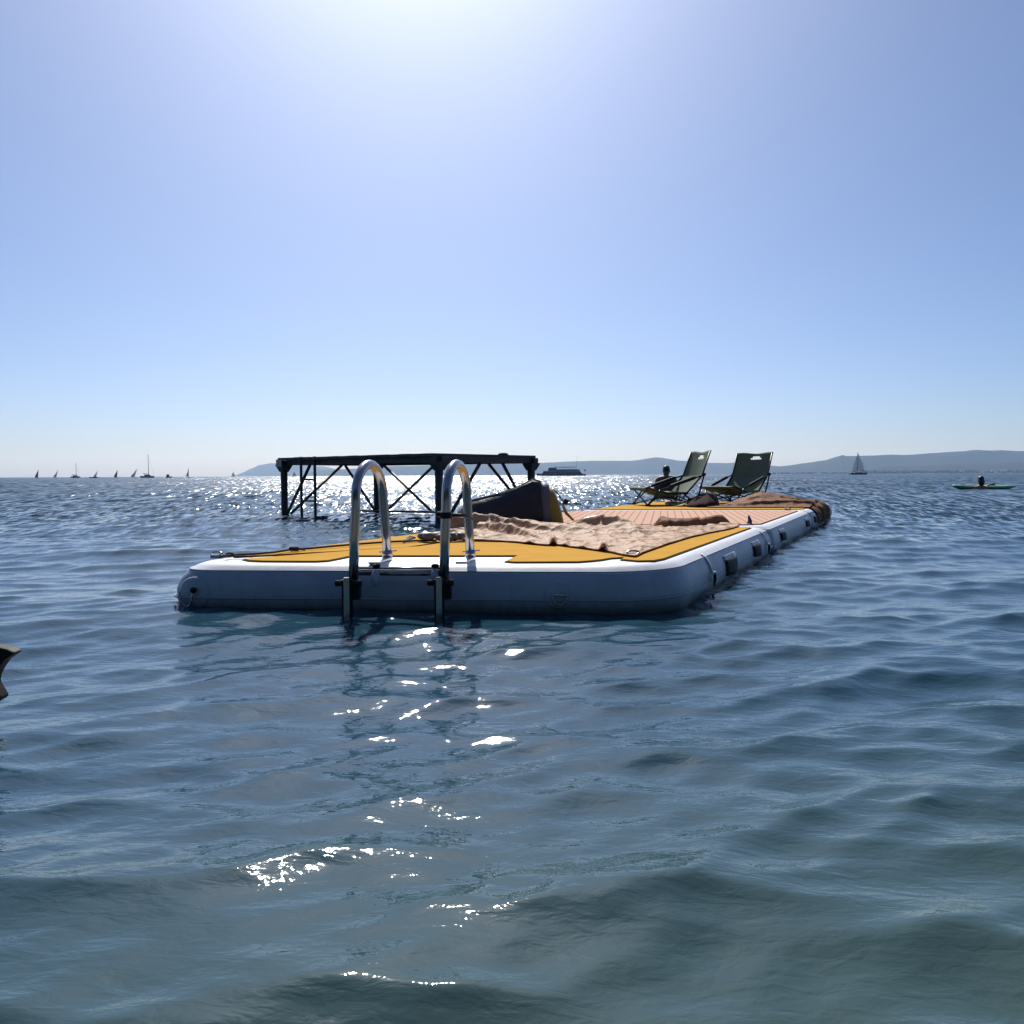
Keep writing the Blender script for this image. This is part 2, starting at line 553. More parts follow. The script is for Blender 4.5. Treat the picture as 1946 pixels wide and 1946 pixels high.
    L.new(ad.outputs[0], nm.inputs[0])
    L.new(nm.outputs[0], b.inputs['Normal'])
    me.materials.append(m)
    return o


build_water()


# ------------------------------------------------------------------ hills beyond the lake
def interp(pts, x):
    if x <= pts[0][0]: return pts[0][1]
    for (x0, y0), (x1, y1) in zip(pts, pts[1:]):
        if x <= x1:
            t = (x - x0) / (x1 - x0)
            t = t * t * (3 - 2 * t) * 0.5 + t * 0.5
            return y0 + (y1 - y0) * t
    return pts[-1][1]


def hill_range(name, label, prof, dist, depth, seed, nu=220, nv=14, rough=1.0):
    x0, x1 = prof[0][0], prof[-1][0]

    def fn(u, v):
        px = x0 + (x1 - x0) * u
        top = max(0.0, (903.0 + 0.0 - interp(prof, px)) / FPX * dist)
        X = (px - 973.0) / FPX * dist
        ridge = 0.55
        f = math.sin(min(v / ridge, 1) * math.pi / 2) ** 1.3 if v < ridge else max(0.0, 1 - ((v - ridge) / (1 - ridge)) ** 1.6)
        y = dist + depth * (v - ridge)
        k = 1.0 + 0.14 * rough * (noise.noise(Vector((X * 0.004 + seed, y * 0.004, seed))) if v < ridge - 0.02 else 0)
        h = top * f * k + rough * 1.6 * noise.noise(Vector((X * 0.03, y * 0.03, seed))) * (f > 0.05)
        s = y / dist
        return (X * s, y, h - 0.5 if v in (0.0, 1.0) else h)
    o = MB().grid(fn, nu, nv).build(name, M['forest'])
    return tag(o, label, 'hill', kind='structure')


hill_range('hill', 'pale table-topped hill beyond the left pier post',
           [(430, 905), (443, 903), (460, 897), (480, 887.5), (495, 881), (515, 879.5), (545, 879.5), (580, 881), (610, 885), (650, 892), (700, 899), (730, 904)], 9200, 1600, 3.1, 160)
hill_range('hill', 'long low blue ridge behind the ferry and the chairs',
           [(560, 905), (600, 893), (648, 890), (700, 888), (760, 884.5), (860, 882), (960, 881.5), (1010, 881), (1040, 879), (1100, 876.5), (1150, 876), (1195, 876.5), (1250, 873.7), (1300, 877), (1340, 880.5), (1395, 882), (1450, 886), (1520, 891), (1600, 899), (1640, 905)], 6600, 1500, 5.7, 260)
hill_range('hill', 'higher blue hill with a small peak behind the white sailing boat',
           [(1380, 905), (1420, 897), (1460, 890), (1495, 887.5), (1530, 884), (1565, 877.5), (1590, 870), (1601, 867), (1608, 869), (1657, 868.6), (1717, 867.5), (1760, 865), (1800, 862), (1853, 859.5), (1876, 861), (1904, 860), (1960, 861), (2100, 866), (2300, 880), (2450, 903)], 5200, 1200, 9.2, 300)
hill_range('hill', 'dark low wooded shore hill at the right edge',
           [(1560, 905), (1620, 899), (1685, 890.5), (1760, 888.5), (1830, 886), (1890, 884), (1946, 881.5), (2060, 879), (2250, 886), (2400, 904)], 4000, 500, 12.4, 220)


def shore_wood():
    rnd = random.Random(5)
    mb = MB()
    for i in range(420):
        px = rnd.uniform(1450, 2250)
        d = rnd.uniform(3560, 3640)
        h = rnd.uniform(7, 17) * (0.55 if px < 1640 else 1.0)
        X = (px - 973) / FPX * d
        for k in range(3):
            a = rnd.uniform(0, 6.28)
            mb.ball((X + math.cos(a) * h * 0.35, d + math.sin(a) * h * 0.35, h * rnd.uniform(0.4, 0.62)), (h * rnd.uniform(.35, .55), h * rnd.uniform(.35, .55), h * rnd.uniform(.32, .5)), 6, 4)
    o = mb.build('shore_wood', M['tree'])
    tag(o, 'dark band of shore trees below the right hill', 'trees', kind='stuff')


shore_wood()


def added_bank():
    """unseen wooded beach added behind the camera to shade the dock front"""
    rnd = random.Random(21)
    g = MB().grid(lambda u, v: (-70 + 140 * u, -9 - 40 * v, -0.5 + 1.6 * min(1, v * 4) + 0.15 * noise.noise(Vector((u * 40, v * 12, 0)))), 60, 16).build('beach', M['beach'])  # unseen ground, added to carry the shading trees
    tag(g, 'sandy grass beach added out of view behind the viewer', 'beach', kind='structure')
    cr, tr = MB(), MB()
    for i in range(46):
        x = -46 + 92 * (i + rnd.uniform(-.4, .4)) / 45
        y = -13 - rnd.uniform(0, 5) + 0.006 * x * x * 0
        h = rnd.uniform(9, 13)
        tr.tube([(x, y, 0.6), (x + rnd.uniform(-.3, .3), y, h * 0.35), (x, y, h * 0.7)], [0.28, 0.2, 0.08], 7)
        for k in range(230):
            a, e_ = rnd.uniform(0, 6.28), rnd.uniform(-1, 1)
            r_ = rnd.random() ** 0.4
            c = Vector((x + 2.6 * r_ * math.cos(a) * math.sqrt(1 - e_ * e_), y + 2.4 * r_ * math.sin(a) * math.sqrt(1 - e_ * e_), h * 0.58 + h * 0.42 * r_ * e_))
            d1_ = Vector((rnd.uniform(-1, 1), rnd.uniform(-1, 1), rnd.uniform(-.5, .5))).normalized() * rnd.uniform(.5, .9)
            d2_ = d1_.cross(Vector((rnd.uniform(-1, 1), rnd.uniform(-1, 1), rnd.uniform(-1, 1)))).normalized() * rnd.uniform(.35, .6)
            cr.add([c - d1_, c - d2_, c + d1_, c + d2_], [(0, 1, 2, 3)])
    o = cr.build('added_shade_wood', M['tree'])  # unseen trees added to block sky light from the dock front
    tag(o, 'row of leafy trees added out of view behind the viewer to shade the dock front', 'trees', kind='stuff')
    t_ = tr.build('trunks', M['bark'], o)


added_bank()


def lake_house(px, dist, w, label):
    X = (px - 973) / FPX * dist
    e = empty('house', label, 'house', 'houses on the far shore')
    wl_ = MB().box((0, 0, 4), (w, 9, 8)).build('wall', M['plaster'], e)
    rf = MB()
    rf.loft([[(-w / 2 - .5, -5.2, 8), (-w / 2 - .5, 5.2, 8), (-w / 2 - .5, 0, 11)], [(w / 2 + .5, -5.2, 8), (w / 2 + .5, 5.2, 8), (w / 2 + .5, 0, 11)]], smooth=False)
    rf.build('roof', M['roof'], e)
    for s in (-.25, .25):
        MB().box((w * s, -4.55, 4.2), (1.6, 0.14, 2.0)).build('window', M['glass'], e)
    place(e, (X, dist, 8.0))


for px_, w_, lb in ((1827, 13, 'pale house among the shore trees, farthest left'), (1886, 16, 'wide pale house among the shore trees'),
                    (1904, 10, 'small pale house beside the brightest shore house'), (1911, 12, 'bright white house on the shore nearest the right edge')):
    lake_house(px_, 3520, w_, lb)

# ------------------------------------------------------------------ haze
hz = MB().box((0, 5200, 139), (19000, 12400, 282)).build('haze', None)
tag(hz, 'pale blue lake haze filling the air', 'haze', kind='stuff')
hm = bpy.data.materials.new('haze_air')
hm.use_nodes = True
for n_ in list(hm.node_tree.nodes):
    if n_.type == 'BSDF_PRINCIPLED':
        hm.node_tree.nodes.remove(n_)
pv = hm.node_tree.nodes.new('ShaderNodeVolumePrincipled')
pv.inputs['Color'].default_value = (0.38, 0.60, 1.0, 1)
pv.inputs['Density'].default_value = 0.000095
pv.inputs['Anisotropy'].default_value = 0.35
pv.inputs['Absorption Color'].default_value = (1, 1, 1, 1)
hm.node_tree.links.new(pv.outputs[0], [n_ for n_ in hm.node_tree.nodes if n_.type == 'OUTPUT_MATERIAL'][0].inputs['Volume'])
hz.data.materials.append(hm)
hz.display_type = 'WIRE'

# ------------------------------------------------------------------ floating dock
U = Vector((0.4437, 0.8962, 0)).normalized()      # along the dock
Vv = Vector((0.9975, -0.070, 0)).normalized()     # across the dock
DW, DL = 2.100, 2.59
TOP, RAD, RX = 0.19, 0.12, 0.098
CZ = TOP - RAD
O1 = Vector((-1.470, 3.172, 0))


def outline(a0, a1, b0, b1, rc, ns=14, nc=8):
    pts = []
    rf, rb = rc if isinstance(rc, tuple) else (rc, rc)       # front and back corner radius
    rl = rf * 0.8                                           # the left front corner is tighter
    cs = [((a1 - rf), (b0 + rf), -90, rf), ((a1 - rb), (b1 - rb), 0, rb), ((a0 + rb), (b1 - rb), 90, rb), ((a0 + rl), (b0 + rl), 180, rl)]
    arcs = [[(cx + r_ * math.cos(R(s + 90 * k / nc)), cy + r_ * math.sin(R(s + 90 * k / nc))) for k in range(nc + 1)] for cx, cy, s, r_ in cs]
    for i in range(4):
        pts += arcs[i]
        p, q = arcs[i][-1], arcs[(i + 1) % 4][0]
        for k in range(1, ns):
            t = k / ns
            pts.append((p[0] + (q[0] - p[0]) * t, p[1] + (q[1] - p[1]) * t))
    return pts


def dock_point(o, a, b, z):
    return o + Vv * a + U * b + Vector((0, 0, z))


class Section:
    def __init__(self, o, tilt=0.0, yaw=0.0):
        self.o = o

    def p(self, a, b, z):
        return dock_point(self.o, a, b, z)


def side_normal():
    n = Vector((U.y, -U.x, 0))
    return n


def dock_section(idx, origin, label, seed):
    e = empty('floating_dock', label, 'floating dock', 'sections of the floating dock')
    S = Section(origin)
    A0 = 0.0 if idx == 0 else -0.24                          # the far sections reach a little farther left
    RF, RB = (0.27 if idx == 0 else 0.07), (0.24 if idx == 2 else 0.07)
    rings = []
    prof = [(-88, 0), (-60, 0), (-35, 0), (-12, 0), (8, 0), (28, 0), (48, 0), (66, 0), (80, 0), (90, 0)]
    for j, (ph, _) in enumerate(prof):
        ins = RX * (1 - math.cos(R(ph)))
        z = CZ + RAD * math.sin(R(ph))
        ring = []
        for (a, b) in outline(A0 + ins, DW - ins, ins, DL - ins, (max(0.10, RF - ins * 0.6), max(0.05, RB - ins * 0.5))):
            w = noise.noise(Vector((a * 3 + seed, b * 3, z * 6))) * 0.006 * math.cos(R(ph))
            puck = noise.noise(Vector((a * 16 + seed, b * 16, z * 9))) * 0.0034 * math.cos(R(ph)) ** 2
            ring.append(S.p(a + (w if a > DW / 2 else -w), b + (w if b > DL / 2 else -w) * 0.6, z + puck))
        rings.append(ring)
    k = 7
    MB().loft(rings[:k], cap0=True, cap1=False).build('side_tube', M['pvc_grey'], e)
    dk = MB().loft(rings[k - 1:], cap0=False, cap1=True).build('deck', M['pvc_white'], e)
    # welded seam running round the tube
    for ph in (52, -6):
        ins = RX * (1 - math.cos(R(ph))) - 0.001
        z = CZ + RAD * math.sin(R(ph))
        pts = [S.p(a, b, z) for (a, b) in outline(A0 + ins, DW - ins, ins, DL - ins, (RF - 0.02, RB - 0.015))]
        MB().tube(pts, 0.0035, 5, closed=True).build('weld_seam', M['pvc_seam'], e)
    return e, S


docks = []
for i, lb in enumerate(('nearest dock section, yellow mat and white rim, with the boarding ladder',
                        'middle dock section with the striped pink foam mat',
                        'farthest dock section with yellow mat under the two camp chairs')):
    docks.append(dock_section(i, O1 + U * (DL * i) + Vector((0.0, 0, 0)), lb, i * 7.3))


def inset_poly(poly, d):
    """grow (d>0) a simple polygon outwards"""
    n = len(poly)
    ar = sum(poly[i][0] * poly[(i + 1) % n][1] - poly[(i + 1) % n][0] * poly[i][1] for i in range(n))
    sg = 1 if ar > 0 else -1
    out = []
    for i in range(n):
        p0, p1, p2 = [Vector((q[0], q[1])) for q in (poly[i - 1], poly[i], poly[(i + 1) % n])]
        e1, e2 = (p1 - p0).normalized(), (p2 - p1).normalized()
        n1, n2 = Vector((e1.y, -e1.x)) * sg, Vector((e2.y, -e2.x)) * sg
        m = (n1 + n2)
        if m.length < 1e-4: m = n1
        m.normalize()
        k = d / max(0.45, m.dot(n1))
        out.append((p1.x + m.x * k, p1.y + m.y * k))
    return out


def foam_mat(parent, poly, material, thick=0.008, z=TOP):
    if sum(poly[i][0] * poly[(i + 1) % len(poly)][1] - poly[(i + 1) % len(poly)][0] * poly[i][1] for i in range(len(poly))) < 0:
        poly = poly[::-1]
    e = MB().prism(poly, z + 0.003, z + thick).build('foam_mat', material, parent)
    MB().prism(inset_poly(poly, 0.007), z + 0.0005, z + thick - 0.0035).build('mat_edge', M['black_foam'], e)
    return e


def L2(S, a, b):
    p = S.p(a, b, 0)
    return (p.x, p.y)


d1, S1 = docks[0]
d2, S2 = docks[1]
d3, S3 = docks[2]
# near section: front mat with the ladder notch, traced on the deck plane
MZ = TOP + 0.007
front_px = [(464, 1062), (475, 1064.5), (500, 1065.6), (560, 1066), (602, 1066), (622, 1064.8), (645, 1060.5), (662, 1057), (684, 1055.6),
            (984, 1055.4), (962, 1066), (978, 1067.6), (1099, 1067), (1125, 1065), (1143, 1063), (1160, 1060), (1191, 1058.4)]
front = [tuple(on_z(x, y, MZ)[:2]) for x, y in front_px]
front += [L2(S1, 1.62, 0.95), L2(S1, 0.64, 1.15), L2(S1, 0.64, 0.84), L2(S1, 0.46, 0.60)]
foam_mat(d1, front, M['yellow'])
side_l = [L2(S1, 0.135, 0.30), L2(S1, 0.40, 0.565), L2(S1, 0.60, 0.80), L2(S1, 0.60, 2.10), L2(S1, 0.135, 2.44)]
foam_mat(d1, side_l, M['yellow'])
side_r = [L2(S1, DW - 0.275, 0.235), L2(S1, DW - 0.19, 0.175), L2(S1, DW - 0.135, 0.19), L2(S1, DW - 0.115, 0.26), L2(S1, DW - 0.115, 2.36), L2(S1, DW - 0.15, 2.42), L2(S1, DW - 0.29, 2.24), L2(S1, DW - 0.29, 0.31)]
foam_mat(d1, side_r, M['yellow'])
back = [L2(S1, 0.64, 2.22), L2(S1, DW - 0.34, 2.24), L2(S1, DW - 0.20, 2.44), L2(S1, 0.24, 2.44)]
foam_mat(d1, back, M['yellow'])
centre = [L2(S1, 0.64, 1.20), L2(S1, 1.64, 0.995), L2(S1, DW - 0.31, 0.45), L2(S1, DW - 0.31, 2.20), L2(S1, 0.63, 2.19)]
foam_mat(d1, centre, M['pink'])
# middle section: one pink mat with dark grooves
pink = [L2(S2, -0.12, 0.20), L2(S2, -0.05, 0.13), L2(S2, DW - 0.22, 0.13), L2(S2, DW - 0.12, 0.22), L2(S2, DW - 0.12, DL - 0.22), L2(S2, DW - 0.2, DL - 0.13), L2(S2, -0.04, DL - 0.13), L2(S2, -0.12, DL - 0.2)]
pm = foam_mat(d2, pink, M['pink'])


def clip_line(poly, p, d):
    ts = []
    n = len(poly)
    for i in range(n):
        a, b_ = Vector(poly[i]), Vector(poly[(i + 1) % n])
        e = b_ - a
        den = d.x * e.y - d.y * e.x
        if abs(den) < 1e-9: continue
        w = a - p
        t = (w.x * e.y - w.y * e.x) / den
        s = (w.x * d.y - w.y * d.x) / den
        if 0 <= s <= 1: ts.append(t)
    return (min(ts), max(ts)) if len(ts) >= 2 else None


gd = Vector((0.19, 0.98)).normalized()
gn = Vector((gd.y, -gd.x))
c0 = Vector(L2(S2, DW / 2, DL / 2))
for k in range(-25, 23):
    p = c0 + gn * (k * 0.062)
    t = clip_line(inset_poly(pink, -0.03), p, gd)
    if t and t[1] - t[0] > 0.1:
        a, b_ = p + gd * t[0], p + gd * t[1]
        MB().slab([(a.x - gn.x * .005, a.y - gn.y * .005, TOP + 0.0082), (a.x + gn.x * .005, a.y + gn.y * .005, TOP + 0.0082), (b_.x + gn.x * .005, b_.y + gn.y * .005, TOP + 0.0082), (b_.x - gn.x * .005, b_.y - gn.y * .005, TOP + 0.0082)], (0, 0, 0.0012)).build('groove', M['groove'], pm)
# far section
far_poly = [L2(S3, -0.10, 0.16), L2(S3, DW - 0.18, 0.16), L2(S3, DW - 0.12, 0.24), L2(S3, DW - 0.12, DL - 0.22), L2(S3, DW - 0.2, DL - 0.13), L2(S3, -0.04, DL - 0.13), L2(S3, -0.12, DL - 0.22)]
foam_mat(d3, far_poly, M['yellow'])


# fittings on the hull sides
def right_pt(S, b, ph, out=0.0):
    r_ = RAD + out
    n = side_normal()
    base = S.p(DW, b, 0) - n * RX
    return base + n * ((RX + out) * math.cos(R(ph))) + Vector((0, 0, CZ + r_ * math.sin(R(ph))))


def front_pt(S, a, ph, out=0.0):
    n = Vector((-Vv.y * -1, -Vv.x, 0))
    n = Vector((Vv.y, -Vv.x, 0))
    r_ = RAD + out
    base = S.p(a, 0, 0) - n * RX
    return base + n * ((RX + out) * math.cos(R(ph))) + Vector((0, 0, CZ + r_ * math.sin(R(ph))))


def curved_patch(name, fpt, u0, u1, p0, p1, out, material, parent, nu=6, nv=6, shape=None):
    def fn(u, v):
        if shape:
            su, sv = shape(u, v)
        else:
            su, sv = u, v
        return fpt(u0 + (u1 - u0) * su, p0 + (p1 - p0) * sv, out)
    o = MB().grid(fn, nu, nv).build(name, material, parent)
    solidify(o, 0.0018, 0)
    return o


def disc_shape(u, v):
    x, y = 2 * u - 1, 2 * v - 1
    return 0.5 + 0.5 * x * math.sqrt(max(0, 1 - y * y / 2)), 0.5 + 0.5 * y * math.sqrt(max(0, 1 - x * x / 2))


def handle(S, parent, b, l, p0, p1):
    f = lambda u, ph, out: right_pt(S, u, ph, out)
    curved_patch('handle_patch', f, b - l * 0.55, b + l * 0.55, p1 - 2, p1 + 12, 0.0015, M['pvc_grey'], parent)
    g = MB().grid(lambda u, v: right_pt(S, b - l / 2 + l * u, p0 + (p1 - p0) * v, 0.005 + 0.016 * math.sin(math.pi * u) * (1 - 0.5 * v)), 8, 4).build('grab_handle', M['black'], parent)
    solidify(g, 0.006)


def side_strap(S, parent, b):
    pts = [right_pt(S, b, ph, 0.006) for ph in (62, 45, 28, 12)]
    MB().tube(pts, 0.014, 6, flat=0.25).build('strap_tab', M['pvc_white'], parent)
    MB().tube([right_pt(S, b - .02, 10, 0.014), right_pt(S, b + .02, 10, 0.014)], 0.007, 8).build('strap_pin', M['alu'], parent)
    MB().tube([right_pt(S, b, ph, 0.016) for ph in (12, -2, -16)], [0.014, 0.016, 0.006], 6, flat=0.4).build('strap', M['black'], parent)


side_strap(S1, d1, 0.66)
handle(S1, d1, 1.13, 0.27, -14, 22)
handle(S1, d1, 1.93, 0.24, -6, 24)
side_strap(S1, d1, 2.30)
for S_, d_, b_ in ((S2, d2, 0.50), (S2, d2, 2.15), (S3, d3, 0.30)):
    handle(S_, d_, b_, 0.24, -2, 24)
# left side handles poking out past the corner
for z_, l_ in ((26, 0.05), (-18, 0.045)):
    n = -side_normal()
    base = S1.p(0, 0.42, 0) - n * RX
    c = base + n * (RX * math.cos(R(z_))) + Vector((0, 0, CZ + RAD * math.sin(R(z_))))
    MB().slab([c, c + n * l_ + Vector((0, 0, 0.018 if z_ > 0 else -0.012)), c + n * 0.01 + Vector((0, 0, -0.045 if z_ > 0 else 0.05))], U * 0.02).build('grab_handle', M['black'], d1)


def d_ring(parent, a, ph, rad, patch_r):
    f = lambda u, p_, out: front_pt(S1, u, p_, out)
    dp = math.degrees(patch_r / RAD)
    curved_patch('ring_patch', f, a - patch_r, a + patch_r, ph - dp, ph + dp, 0.0012, M['pvc_grey'], parent, 10, 10, disc_shape)
    pts = []
    for k in range(13):
        t = math.pi * k / 12
        pts.append(front_pt(S1, a + rad * math.cos(t), ph - math.degrees(rad * 1.15 * math.sin(t) / RAD), 0.014))
    MB().tube(pts + [front_pt(S1, a - rad * .4, ph + 1, 0.012), front_pt(S1, a + rad * .4, ph + 1, 0.012)], 0.0042, 6, closed=True).build('d_ring', M['steel'], parent)
    MB().tube([front_pt(S1, a - rad * 0.8, ph, 0.008), front_pt(S1, a + rad * .8, ph, 0.008)], 0.009, 8, flat=0.6).build('ring_loop', M['pvc_grey'], parent)


d_ring(d1, 1.66, 4, 0.030, 0.062)


def corner_pt(ang, ph, out=0.0):
    rc = 0.216
    r_ = RAD + out
    ca, sa = math.cos(R(ang)), math.sin(R(ang))
    k = rc - RX + (RX + out) * math.cos(R(ph))
    return S1.p(rc + k * ca, rc + k * sa, CZ + r_ * math.sin(R(ph)))


o = MB().grid(lambda u, v: corner_pt(238 + 42 * disc_shape(u, v)[0], -30 + 66 * disc_shape(u, v)[1], 0.0012), 10, 10).build('ring_patch', M['pvc_grey'], d1)
solidify(o, 0.0018, 0)
pts = [corner_pt(256 + 9 * math.cos(math.pi * k / 12), 6 - 26 * math.sin(math.pi * k / 12), 0.016) for k in range(13)]
MB().tube(pts, 0.0042, 6).build('d_ring', M['steel'], d1)
MB().ball(corner_pt(265, 9, 0.014), 0.013).build('ring_loop', M['black'], d1)
c_ = corner_pt(254, -20, 0.018)
rp = MB()
rp.tube([c_, c_ + Vector((-0.012, -0.004, -0.045)), c_ + Vector((-0.03, -0.01, -0.075)), c_ + Vector((-0.065, -0.012, -0.092))], [0.007, 0.009, 0.014, 0.012], 7)
rp.tube([c_ + Vector((0.008, 0, 0)), c_ + Vector((-0.004, -0.006, -0.04)), c_ + Vector((-0.03, -0.014, -0.08))], 0.005, 6)
tag(rp.build('mooring_cord', M['rope']), 'short dark cord hanging from the ring at the left dock corner', 'cord')

# deck fittings in the mitred corners
def deck_fitting(px, py, parent, s=1.0, m=None):
    c = on_z(px, py, TOP)
    k = MB().box(c + Vector((0, 0, 0.008)), (0.05 * s, 0.035 * s, 0.014)).build('fitting_base', M['grey_cloth'], parent)
    q = MB()
    q.tube([c + Vector((0.026 * s * math.cos(t), 0.01 * math.sin(t), 0.020 + 0.008 * math.sin(t))) for t in [2 * math.pi * i / 12 for i in range(12)]], 0.0045 * s, 6, closed=True)
    q.build('fitting_ring', M['steel'], k)


deck_fitting(1203, 1059, d1)
deck_fitting(412, 1061, d1, 0.9)
deck_fitting(1497, 970, d2, 1.0)
c = on_z(1424, 997, TOP)
MB().tube([c, c + Vector((0.004, 0, 0.03)), c + Vector((-0.006, 0, 0.065))], [0.022, 0.014, 0.006], 8).build('valve_cap', M['blue_plastic'], d1)

# dark cord with a knot across the yellow mat
cord_px = [(418, 1058), (440, 1055), (455, 1053.5), (480, 1053), (520, 1049.5), (545, 1045.5), (560, 1043), (590, 1042), (630, 1038), (690, 1033), (740, 1029.5), (790, 1027.5), (830, 1027)]
cp = MB().tube([on_z(x, y, TOP + 0.018) for x, y in cord_px], 0.0055, 7)
for dx_ in (-0.012, 0.0, 0.012):
    kc = on_z(559, 1043, TOP + 0.022) + Vector((dx_, 0, 0))
    cp.ball(kc, (0.014, 0.012, 0.011), 8, 6)
cp.tube([on_z(562, 1043, TOP + 0.02), on_z(580, 1044.5, TOP + 0.014)], 0.005, 6)
cp.tube([on_z(432, 1056, TOP + 0.016), on_z(455, 1057, TOP + 0.013), on_z(479, 1058, TOP + 0.013)], 0.0045, 6)
cp.ball(on_z(437, 1054, TOP + 0.02), (0.02, 0.012, 0.012), 8, 6)
tag(cp.build('tie_cord', M['rope']), 'thin dark knotted cord lying across the yellow mat', 'cord')

# ------------------------------------------------------------------ boarding ladder
lad = empty('boarding_ladder', 'stainless boarding ladder with two arched rails at the dock front', 'ladder')
ZT = 0.592
for fx, rx in ((-0.617, -0.529), (-0.266, -0.177)):
    f0 = Vector((fx, 3.045, 0.10)); r0 = Vector((rx, 3.335, TOP + 0.01))
    lean = 0.012
    pts = [f0, Vector((fx + lean * 0.5, 3.047, 0.30))]
    a = Vector((fx + lean, 3.052, 0.445)); b_ = Vector((rx - 0.012, 3.318, 0.445))
    mid = (a + b_) / 2; half = (b_ - a) / 2
    for k in range(15):
        t = math.pi * k / 14
        pts.append(mid - half * math.cos(t) + Vector((0, 0, (ZT - 0.445) * math.sin(t) ** 0.92)))
    pts += [Vector((rx - 0.004, 3.328, 0.30)), r0]
    rail = MB().tube(pts, 0.0190, 16).build('rail', M['steel'], lad)
    # rear foot
    ft = MB().tube([r0 + Vector((0, 0, 0.03)), r0], 0.0215, 14)
    ft.build('collar', M['steel'], rail)
    MB().tube([r0 + Vector((-0.034, 0, 0.022)), r0 + Vector((0.04, 0, 0.028))], 0.0035, 6).build('locking_pin', M['steel'], rail)
    d_ = Vector((-0.03, -0.16, 0))
    MB().slab([r0 + Vector((-0.022, 0, -0.002)), r0 + Vector((0.022, 0, -0.002)), r0 + d_ + Vector((0.022, 0, -0.006)), r0 + d_ + Vector((-0.022, 0, -0.006))], (0, 0, 0.008)).build('foot_plate', M['alu'], rail)
    # pivot bracket and lower post
    lx = fx - 0.012
    MB().box((lx + 0.012, 3.012, 0.105), (0.064, 0.05, 0.062)).build('pivot_bracket', M['black'], lad)
    lp = MB().box((lx, 2.985, -0.14), (0.022, 0.022, 0.60)).build('lower_post', M['steel'], lad)
    for s in (-1, 1):
        MB().box((lx + s * 0.0145, 2.990, -0.14), (0.0065, 0.034, 0.585)).build('post_edge', M['black'], lp)
    MB().tube([(lx - 0.045, 2.99, 0.138), (lx + 0.055, 2.99, 0.138)], 0.012, 10).build('pivot_pin', M['black'], lad)
    MB().ball((fx, 3.024, 0.155), (0.006, 0.004, 0.006), 8, 6).build('bolt', M['black'], lad)
MB().tube([(-0.60, 3.075, 0.168), (-0.255, 3.05, 0.168)], 0.0125, 12).build('crossbar', M['steel'], lad)
MB().tube([(-0.60, 3.073, 0.186), (-0.255, 3.048, 0.186)], 0.005, 8).build('crossbar_rod', M['steel'], lad)
for cx in (-0.528, -0.300):
    cl = MB().ball((cx, 3.035, 0.150), (0.018, 0.02, 0.034), 10, 8).build('clamp', M['pvc_grey'], lad)
    MB().ball((cx + 0.002, 3.04, 0.197), (0.017, 0.012, 0.009), 10, 6).build('clamp_knob', M['black'], cl)
for z_ in (-0.16, -0.38):
    MB().box((-0.453, 2.985, z_), (0.36, 0.07, 0.03)).build('step', M['alu'], lad)

st = MB()
stc = Vector((-0.256, 3.052, 0.392))
st.tube([stc + Vector((0, 0, -0.012)), stc + Vector((0, 0, 0.012))], 0.0235, 14)
st.tube([stc + Vector((-0.034, 0.0, 0.004)), stc + Vector((0.02, 0.0, 0.006))], 0.012, 8, flat=0.9)
st.tube([stc + Vector((0.012, 0.015, 0.0)), stc + Vector((0.06, 0.08, -0.004)), stc + Vector((0.10, 0.22, -0.03))], [0.012, 0.013, 0.007], 8, flat=0.6)
tag(st.build('strap', M['black']), 'black strap wound round the right ladder rail', 'strap')


# ------------------------------------------------------------------ cloths on the dock
def poly_interp(pts, u):
    n = len(pts) - 1
    k = min(int(u * n), n - 1)
    t = u * n - k
    return [pts[k][i] + (pts[k + 1][i] - pts[k][i]) * t for i in range(len(pts[0]))]


def bumpf(x, c, w):
    return math.exp(-((x - c) / w) ** 2)


